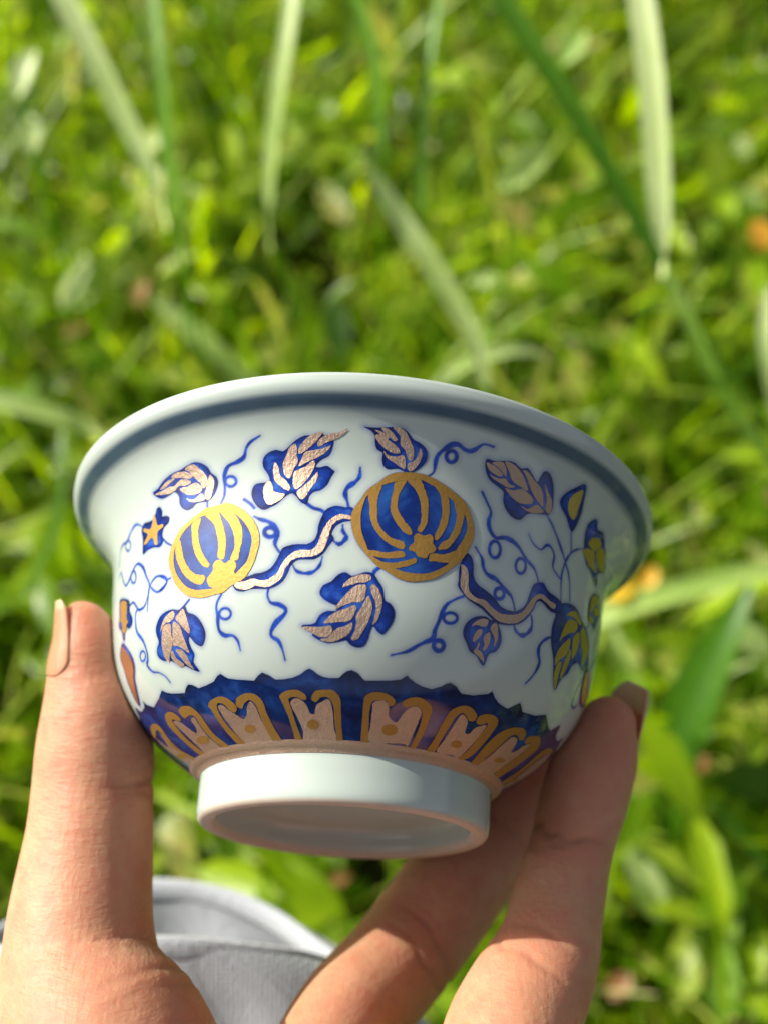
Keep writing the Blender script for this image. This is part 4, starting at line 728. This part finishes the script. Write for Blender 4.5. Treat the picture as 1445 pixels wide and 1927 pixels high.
def blob(c, r):
    q = np.sqrt(((X - c[0]) / r[0])**2 + ((Y - c[1]) / r[1])**2 + ((Z - c[2]) / r[2])**2)
    return ((q - 1) * min(r)).astype(np.float32)
palm = smin(blob((4, -96, -121), (30, 20, 11)), blob((-12, -96, -118), (18, 22, 12)), 8)
palm = smin(palm, f_wr, 9)
fd = np.minimum(np.minimum(f_th, f_mi), np.minimum(f_in, np.minimum(f_ri, f_li)))
web = smin(f_in, f_th, 10); web = np.where(Y < -78, web, BIG)
fd = smin(np.minimum(fd, web), palm, 5)
# flesh gives way to the cup: keep it outside the wall
CI = np.array(CUPV.inverted())
cx = CI[0, 0] * X + CI[0, 1] * Y + CI[0, 2] * Z + CI[0, 3]
cy = CI[1, 0] * X + CI[1, 1] * Y + CI[1, 2] * Z + CI[1, 3]
cz = CI[2, 0] * X + CI[2, 1] * Y + CI[2, 2] * Z + CI[2, 3]
rad = np.hypot(cx, cy)
zs = np.concatenate([[-46, -44.8, -44.4, -39.5, -38.6], FINE[::-40, 1][1:], [1.2]])
rs = np.concatenate([[0, 19.3, 19.8, 20.0, 20.4], FINE[::-40, 0][1:], [44.0]])
slope = np.gradient(rs, zs)
cd_ = (rad - np.interp(cz, zs, rs)) / np.sqrt(1 + np.clip(np.interp(cz, zs, slope), -3, 3)**2)
cd_ = np.where((cz < 1.2) & (cz > -45), cd_, 9.0)
fd = np.maximum(fd, (0.10 - cd_)).astype(np.float32)

def surface_nets(F):
    s = F < 0
    nx, ny, nz = F.shape
    acc = np.zeros((nx - 1, ny - 1, nz - 1, 3), np.float32); cnt = np.zeros((nx - 1, ny - 1, nz - 1), np.float32)
    for ax in range(3):
        A = [slice(None)] * 3; B = [slice(None)] * 3
        A[ax] = slice(0, -1); B[ax] = slice(1, None)
        fa, fb = F[tuple(A)], F[tuple(B)]
        cr = s[tuple(A)] != s[tuple(B)]
        idx = np.argwhere(cr)
        t = fa[cr] / (fa[cr] - fb[cr])
        p = idx.astype(np.float32); p[:, ax] += t
        o1, o2 = [i for i in range(3) if i != ax]
        for d1 in (0, -1):
            for d2 in (0, -1):
                c = idx.copy(); c[:, o1] += d1; c[:, o2] += d2
                ok = ((c >= 0) & (c < np.array(cnt.shape))).all(1)
                cc = c[ok]
                np.add.at(acc, (cc[:, 0], cc[:, 1], cc[:, 2]), p[ok]); np.add.at(cnt, (cc[:, 0], cc[:, 1], cc[:, 2]), 1)
    m = cnt > 0
    vid = np.full(cnt.shape, -1, np.int64); vid[m] = np.arange(m.sum())
    V = acc[m] / cnt[m][:, None]
    Q = []
    for ax in range(3):
        A = [slice(None)] * 3; B = [slice(None)] * 3
        A[ax] = slice(0, -1); B[ax] = slice(1, None)
        sa, sb = s[tuple(A)], s[tuple(B)]
        idx = np.argwhere(sa != sb)
        o1, o2 = [(1, 2), (2, 0), (0, 1)][ax]
        ok = (idx[:, o1] > 0) & (idx[:, o2] > 0) & (idx[:, o1] < F.shape[o1] - 1) & (idx[:, o2] < F.shape[o2] - 1)
        idx = idx[ok]; q = []
        for d1, d2 in ((0, 0), (-1, 0), (-1, -1), (0, -1)):
            c = idx.copy(); c[:, o1] += d1; c[:, o2] += d2
            q.append(vid[c[:, 0], c[:, 1], c[:, 2]])
        q = np.stack(q, 1)
        flip = ~sa[idx[:, 0], idx[:, 1], idx[:, 2]]
        q[flip] = q[flip][:, ::-1]
        Q.append(q)
    return V, np.concatenate(Q)
HV, HF = surface_nets(fd)
HV = HV * VOX + LO
# keep the biggest connected body (drops specks)
lab = np.arange(len(HV))
for _ in range(400):
    m = lab[HF].min(1); new = lab.copy(); np.minimum.at(new, HF.ravel(), np.repeat(m, 4)); new = new[new]
    if (new == lab).all(): break
    lab = new
best = np.bincount(lab).argmax(); keepv = lab == best
remap = np.cumsum(keepv) - 1; HF = remap[HF[keepv[HF].all(1)]]; HV = HV[keepv]
# light smoothing of the skin
e = np.concatenate([HF[:, [0, 1]], HF[:, [1, 2]], HF[:, [2, 3]], HF[:, [3, 0]]])
deg = np.bincount(e.ravel(), minlength=len(HV)).astype(float)
def lap(P):
    S = np.zeros_like(P)
    np.add.at(S, e[:, 0], P[e[:, 1]]); np.add.at(S, e[:, 1], P[e[:, 0]])
    return S / deg[:, None]
for lam in (.5, -.52, .5, -.52, .5, -.52):
    HV = HV + lam * (lap(HV) - HV)
def vnormals(P, F):
    n = np.cross(P[F[:, 2]] - P[F[:, 0]], P[F[:, 3]] - P[F[:, 1]]); vn = np.zeros_like(P)
    for k in range(4): np.add.at(vn, F[:, k], n)
    return vn / (np.linalg.norm(vn, axis=1)[:, None] + 1e-12)
VN = vnormals(HV, HF)
# finger creases and blood-red pressed flesh
crease = np.zeros(len(HV)); red = np.zeros(len(HV))
def along(c, N):
    v, ts = chain(c); T, Nn, Wd = frames(v, N)
    k = np.concatenate([((q**2).sum(1)[:, None] - 2 * q @ v[:, :3].T + (v[:, :3]**2).sum(1)[None]).argmin(1) for q in np.array_split(HV, 40)])
    D = HV - v[k, :3]; dist = np.linalg.norm(D, axis=1)
    t = ts[k] + (D * T[k]).sum(1)
    un = (D * Nn[k]).sum(1) / (dist + 1e-6); uw = (D * Wd[k]).sum(1) / (dist + 1e-6)
    return t, un, uw, dist < v[k, 3] * 1.45, ts
for c, N, spots, tipred in ((THUMB, N_TH, [(24.3, .42, 1.0), (26.6, .22, .5), (46.5, .32, .5), (55, .25, .45), (58.5, .2, .35), (62, .2, .3)], 16),
                            (MIDDLE, N_MI, [(19.5, .42, 1.0), (21.5, .2, .4), (37.5, .34, .6), (41, .3, .6)], 14),
                            (INDEX, N_IN, [(13, .35, .7), (36, .36, .6), (40, .3, .45)], 10)):
    t, un, uw, near, ts = along(c, N)
    pal = np.clip(.45 - un, 0, 1)
    for q, (t0, dep, st_) in enumerate(spots):
        wob_ = .9 * np.sin(uw * 3.1 + q * 1.7) + .35 * np.sin(uw * 11 + q)
        gsh = np.exp(-((t - t0 - wob_) / .55)**2) * pal * near * (0.55 + .45 * np.sin(uw * 5 + q * 2.1)**2)
        HV = HV - VN * (1.0 * dep * gsh)[:, None]
        crease = np.maximum(crease, gsh * st_)
        soft = np.exp(-((t - t0) / 3.0)**2) * near * pal
        red = np.maximum(red, .28 * soft)
    red = np.maximum(red, near * .45 * np.clip(1 - t / tipred, 0, 1)**.7)
cdv = HV @ CI[:3, :3].T + CI[:3, 3]
dc = np.hypot(cdv[:, 0], cdv[:, 1]) - np.interp(cdv[:, 2], zs, rs)
red = np.maximum(red, .55 * np.exp(-np.clip(dc, 0, 50) / 3.5) * (cdv[:, 2] < 0))
hand = np_mesh('hand', HV * 0.001, HF, M_SKIN)
hand.matrix_world = MC
fattr(hand, 'crease', np.clip(crease, 0, 1)); fattr(hand, 'red', np.clip(red, 0, .9))
tag(hand, 'bare hand in a grey sleeve gripping the cup between thumb and two fingers', 'hand')

def nail(name, c, N, t0, t1, phi, fa, fb, slope, fstart):
    """nail plate: wraps the back of the fingertip, then runs on straight as a free edge"""
    v, ts = chain(c); T, Nn, Wd = frames(v, N)
    n, m = 40, 21
    V = []; fr = []; r3 = np.interp(3.0, ts, v[:, 3])
    for i, t in enumerate(np.linspace(t0, t1, n)):
        u = i / (n - 1); tc = max(t, 0.0)
        ip = lambda A: np.array([np.interp(tc, ts, A[:, q]) for q in range(3)])
        c0 = ip(v[:, :3]) + T[0] * min(t, 0.0)
        r = np.interp(t, ts, v[:, 3]) if t > 3 else r3 + (t - 3) * slope
        nn, ww = ip(Nn), ip(Wd)
        pm = phi * (1 - .42 * max(0, (u - .76) / .24)**2.4) * (1 - .45 * max(0, (.22 - u) / .22)**2)
        for j in range(m):
            a = (j / (m - 1) * 2 - 1) * pm
            lift = 1 + .016 * (1 - (abs(a) / (pm + 1e-6))**6) - .02 * max(0, (.1 - u) / .1)
            V.append(c0 + (nn * (r * fa * math.cos(a)) + ww * (r * fb * math.sin(a))) * lift)
            fr.append(np.clip((u - fstart) / .05, 0, 1))
    F = [(i * m + j, i * m + j + 1, (i + 1) * m + j + 1, (i + 1) * m + j) for i in range(n - 1) for j in range(m - 1)]
    o = np_mesh(name, np.array(V) * .001, np.array(F), M_NAIL, hand)
    fattr(o, 'free', fr)
    so = o.modifiers.new('thick', 'SOLIDIFY'); so.thickness = 0.00035; so.offset = 0
    return o
nail('thumbnail', THUMB, N_TH, 7.6, -3.2, .78, 1.0, 1.12, .36, .86)
nail('fingernail', MIDDLE, N_MI, 9.5, -5.2, .85, .98, 1.05, .12, .72)

# ---- grey sleeve: an open cuff round the wrist
RIM = [(-77.6, -82.7, -186), (-73.4, -80.1, -193), (-66.2, -77.7, -199), (-56.9, -75.9, -203), (-45.4, -75.1, -204), (-33.4, -76.3, -203), (-22.3, -78.8, -199), (-13.4, -81.7, -192), (-7.5, -82.8, -184), (-15.0, -77.0, -175), (-24.4, -73.5, -170), (-34.5, -71.2, -167), (-45.8, -70.9, -166.5), (-57.1, -72.4, -169), (-68.8, -77.0, -176)]
def closed_spline(p, n):
    p = np.array(p, float); m = len(p); out = []
    for u in np.linspace(0, m, n, endpoint=False):
        i = int(u); t = u - i; a, b, c, d = p[i - 1], p[i % m], p[(i + 1) % m], p[(i + 2) % m]
        out.append(.5 * (2*b + (c-a)*t + (2*a - 5*b + 4*c - d)*t*t + (3*b - a - 3*c + d)*t**3))
    return np.array(out)
nr_, nw = 96, 84
rim = closed_spline(RIM, nr_); cen = rim.mean(0)
rows_ = []
for i in range(nw):
    u = i / (nw - 1); dn = 230 * u**1.3
    ringp = rim.copy()
    rel = rim - cen
    grow = 1 + .30 * (1 - math.exp(-dn / 14))
    ringp = cen + rel * np.array([grow, 1 - .6 * min(1, dn / 30), 1 + .05 * u]) + np.array([6 * u + 14 * (1 - math.exp(-dn / 10)), -dn, 3 * u])
    a = np.linspace(0, 2 * np.pi, nr_, endpoint=False)
    fold = (1.1 * np.sin(a * 5 + dn * .10) + .8 * np.sin(a * 9 - dn * .07 + 1)) * min(1, dn / 10)
    ringp += rel / (np.linalg.norm(rel, axis=1)[:, None] + 1e-6) * fold[:, None]
    rows_.append(ringp)
SV = np.concatenate(rows_)
ii = (np.arange(nw - 1)[:, None] * nr_ + np.arange(nr_)[None]).ravel(); jj = (np.arange(nw - 1)[:, None] * nr_ + ((np.arange(nr_) + 1) % nr_)[None]).ravel()
sleeve = np_mesh('sleeve', SV * .001, np.stack([ii, jj, jj + nr_, ii + nr_], 1), M_FAB, hand)
tag(sleeve, 'pale grey knitted sleeve cuff')
so = sleeve.modifiers.new('thick', 'SOLIDIFY'); so.thickness = 0.0012; so.offset = 0
# rolled hem
hv = []; hs_ = 10
for i in range(nr_):
    c = rim[i]; t = rim[(i + 1) % nr_] - rim[i - 1]; t /= np.linalg.norm(t)
    up = np.array([0, 1., 0]); up -= t * (up @ t); up /= np.linalg.norm(up); sd_ = np.cross(t, up)
    for j in range(hs_):
        a = j / hs_ * 2 * math.pi
        hv.append(c + np.array([0, -1.2, 0]) + sd_ * 1.15 * math.cos(a) + up * 2.3 * math.sin(a))
hf = [(i * hs_ + j, ((i + 1) % nr_) * hs_ + j, ((i + 1) % nr_) * hs_ + (j + 1) % hs_, i * hs_ + (j + 1) % hs_) for i in range(nr_) for j in range(hs_)]
np_mesh('hem', np.array(hv) * .001, np.array(hf), M_FAB, sleeve)

# ------------------------------------------------------------------ grass and weeds
def ribbon(pts, n=26, fold=.25, twist=0.0, face=None):
    """a leaf blade along a polyline of (x, y, z, half width), metres"""
    p = np.array(pts, float)
    t = np.concatenate([[0], np.cumsum(np.linalg.norm(np.diff(p[:, :3], axis=0), axis=1))])
    q = ncs(t, p[:, :3], np.linspace(0, t[-1], n)); w = np.interp(np.linspace(0, t[-1], n), t, p[:, 3])
    T = np.gradient(q, axis=0); T /= np.linalg.norm(T, axis=1)[:, None]
    f = np.array(face if face is not None else (-.5, -.15, .8), float); f /= np.linalg.norm(f)
    S = np.cross(T, f); S /= np.linalg.norm(S, axis=1)[:, None] + 1e-9; Nn = np.cross(S, T)
    V = []; F = []
    for i in range(n):
        for s_, h in ((-1, fold), (-.45, .02), (0, -fold * .35), (.45, .02), (1, fold)):
            V.append(q[i] + S[i] * s_ * w[i] + Nn[i] * h * w[i])
    for i in range(n - 1):
        for j in range(4):
            F.append((i * 5 + j, i * 5 + j + 1, (i + 1) * 5 + j + 1, (i + 1) * 5 + j))
    return np.array(V), np.array(F)

def stem_tube(p0, p1, r, bend, n=9, k=6):
    V = []; F = []
    for i in range(n):
        u = i / (n - 1); c = p0 * (1 - u) + p1 * u + bend * math.sin(u * math.pi) * .5
        for j in range(k):
            a = j / k * 2 * math.pi
            V.append(c + np.array([math.cos(a), math.sin(a), 0]) * r)
    for i in range(n - 1):
        for j in range(k): F.append((i * k + j, i * k + (j + 1) % k, (i + 1) * k + (j + 1) % k, (i + 1) * k + j))
    return np.array(V), np.array(F)

for lab_, tint, pts in BLADES:
    p = np.array(pts, float) * .001
    if p[0, 2] < p[-1, 2]: p = p[::-1]
    foot_ = p[-1, :3].copy(); foot_[2] = 0; foot_[:2] += rng.normal(0, .012, 2)
    e_ = bpy.data.objects.new('grass_blade', None); COL.objects.link(e_); e_.location = foot_
    p[:, 3] *= .86
    V, F = ribbon(p)
    b = np_mesh('blade', V - foot_, F, M_BLADE, e_)
    tv = tint + .06 * np.sin(np.linspace(0, 9, len(V))) + np.tile([-.05, .03, -.14, .03, -.05], len(V) // 5)
    fattr(b, 'tint', np.clip(tv, 0, 1))
    V, F = stem_tube(p[-1, :3], foot_, .0009, np.array([rng.normal(0, .02), rng.normal(0, .02), 0]))
    s_ = np_mesh('stem', V - foot_, F, M_GRASS, e_)
    fattr(s_, 'tint', np.full(len(V), .45))
    tag(e_, lab_, 'grass blade', 'single grass blades standing out of the weeds')

for lab_, tint, pos, L, Wd_, ang, kind in LEAVES:
    pos = np.array(pos, float) * .001; a = math.radians(ang)
    d = np.array([math.cos(a), math.sin(a) * .8, math.sin(a) * .6]); d /= np.linalg.norm(d)
    L *= .001; Wd_ *= .0005
    us = np.linspace(-.5, .5, 9)
    pts = [tuple(pos + d * L * u + np.array([0, 0, -L * .35 * (u + .1)**2])) + (max(.0004, Wd_ * math.cos(u * math.pi * .98)**.6 * (1 - .35 * u)),) for u in us]
    V, F = ribbon(pts, 20, .3, face=(-.25 + rng.normal(0, .2), -.45, .8))
    foot_ = pos.copy(); foot_[2] = 0.0; foot_[:2] += rng.normal(0, .008, 2)
    if kind == 'l':
        e_ = bpy.data.objects.new('weed_leaf', None); COL.objects.link(e_); e_.location = foot_
        b = np_mesh('leaf_blade', V - foot_, F, M_BLADE, e_)
        fattr(b, 'tint', np.clip(tint + np.tile([-.05, .03, -.16, .03, -.05], len(V) // 5), 0, 1))
        V2, F2 = stem_tube(np.array(pts[0][:3]), foot_, .0009, np.array([rng.normal(0, .015), rng.normal(0, .015), 0]))
        s_ = np_mesh('stem', V2 - foot_, F2, M_GRASS, e_); fattr(s_, 'tint', np.full(len(V2), .4))
        tag(e_, lab_, 'leaf', 'large weed leaves')
    else:
        b = np_mesh('fallen_leaf', V - pos, F, M_PETAL); b.location = pos
        fattr(b, 'tint', np.clip(tint + np.tile([.05, -.02, -.08, -.02, .05], len(V) // 5), 0, 1))
        tag(b, lab_, 'fallen leaf', 'fallen leaves caught in the weeds')

def hollow(P):
    h = np.sin(P[:, 0] * 47 + 1.3) * np.sin(P[:, 1] * 41 + .7) + .6 * np.sin(P[:, 0] * 23 - P[:, 1] * 31 + 2)
    return (h < -.50) & (rng.random(len(P)) < .86)
def scatter_leaves(n, x0, x1, y0, y1, zlo, zhi, L0, L1, asp, tint_mu, tint_sd, up=.75):
    P = np.stack([rng.uniform(x0, x1, n), rng.uniform(y0, y1, n), zlo + (zhi - zlo) * rng.beta(1.6, 1.5, n)], 1)
    P = P[~hollow(P)]; n = len(P)
    # clumps: height follows a rolling canopy with hollows
    cl = np.sin(P[:, 0] * 31 + 2) * np.sin(P[:, 1] * 27 + P[:, 0] * 9) + .6 * np.sin(P[:, 0] * 71 + 1) * np.sin(P[:, 1] * 63)
    P[:, 2] *= np.clip(.62 + .42 * cl, .12, 1.15)
    L = rng.uniform(L0, L1, n); Wd = L * asp * rng.uniform(.7, 1.3, n) * .5
    az = rng.uniform(0, 2 * np.pi, n); pt = rng.normal(.25, .45, n)
    d = np.stack([np.cos(az) * np.cos(pt), np.sin(az) * np.cos(pt), np.sin(pt)], 1)
    f = np.stack([rng.normal(0, .5, n), rng.normal(0, .5, n), np.full(n, up)], 1)
    S = np.cross(d, f); S /= np.linalg.norm(S, axis=1)[:, None] + 1e-9; N_ = np.cross(S, d)
    V = np.empty((n, 8, 3)); L_ = L[:, None]; W_ = Wd[:, None]
    curl = rng.uniform(.05, .4, n)[:, None]; fo = rng.uniform(.1, .45, n)[:, None]
    V[:, 0] = P
    for q, u, w in ((1, .38, .95), (4, .74, .75)):
        c = P + d * L_ * u - np.array([0, 0, 1.]) * L_ * curl * u * u
        V[:, q] = c - S * W_ * w + N_ * W_ * fo; V[:, q + 1] = c; V[:, q + 2] = c + S * W_ * w + N_ * W_ * fo
    V[:, 7] = P + d * L_ - np.array([0, 0, 1.]) * L_ * curl
    base = np.arange(n)[:, None] * 8
    tri = np.array([(0, 1, 2), (0, 2, 3), (1, 4, 5), (1, 5, 2), (2, 5, 6), (2, 6, 3), (4, 7, 5), (5, 7, 6)])
    F = (base[:, :, None] + tri[None]).reshape(-1, 3)
    tint = np.clip(rng.normal(tint_mu, tint_sd, n), 0, .90)
    dry = rng.random(n) < .035; tint[dry] = rng.uniform(.9, 1, dry.sum())
    return V.reshape(-1, 3), F, np.repeat(tint, 8)
def scatter_blades(n, x0, x1, y0, y1, h0, h1, w0, w1, seg=6):
    P = np.stack([rng.uniform(x0, x1, n), rng.uniform(y0, y1, n), np.zeros(n)], 1)
    P = P[~hollow(P)]; n = len(P)
    h = rng.uniform(h0, h1, n); w = rng.uniform(w0, w1, n)
    az = rng.uniform(0, 2 * np.pi, n); lean = rng.uniform(.1, .9, n); droop = rng.uniform(0, .6, n)
    dirh = np.stack([np.cos(az), np.sin(az), 0 * az], 1)
    S = np.stack([-np.sin(az + rng.normal(0, .6, n)), np.cos(az), 0 * az], 1)
    V = np.empty((n, seg * 2, 3))
    for i in range(seg):
        u = i / (seg - 1)
        c = P + dirh * (h * lean * u**1.4)[:, None] + np.array([0, 0, 1.]) * (h * (u - droop * u**2.6 * .7))[:, None]
        ww = (w * (1 - u**2.2) * .5 + .0002)[:, None]
        V[:, 2 * i] = c - S * ww; V[:, 2 * i + 1] = c + S * ww
    F = np.array([(2*i, 2*i+1, 2*i+3, 2*i+2) for i in range(seg - 1)])
    F = (np.arange(n)[:, None, None] * seg * 2 + F[None]).reshape(-1, 4)
    tint = np.clip(rng.normal(.54, .28, n), 0, .9); dry = rng.random(n) < .05; tint[dry] = .97
    return V.reshape(-1, 3), F, np.repeat(tint, seg * 2)
def stuff(name, parts, mat, label, cat):
    Vs, Fs, Ts = [], [], []; k = 0
    for V, F, T in parts: Vs.append(V); Fs.append(F + k); Ts.append(T); k += len(V)
    o = np_mesh(name, np.concatenate(Vs), np.concatenate(Fs), mat)
    fattr(o, 'tint', np.concatenate(Ts)); tag(o, label, cat, kind='stuff')
    return o
stuff('weeds', [scatter_leaves(19000, -.42, .42, -.10, .95, .005, .135, .010, .028, .48, .50, .28),
                scatter_leaves(5200, -.42, .42, -.10, .95, .03, .16, .024, .052, .32, .58, .24),
                scatter_leaves(16000, -1.6, 1.6, -.8, 2.2, .005, .10, .014, .032, .5, .46, .2)], M_LEAF,
      'dense low green weeds with small rounded leaves covering the ground', 'weeds')
stuff('grass', [scatter_blades(5200, -.42, .42, -.10, .95, .07, .20, .0014, .0040),
                scatter_blades(2500, -1.6, 1.6, -.8, 2.2, .06, .18, .002, .005)], M_GRASS,
      'thin green grass growing up through the low weeds', 'grass')
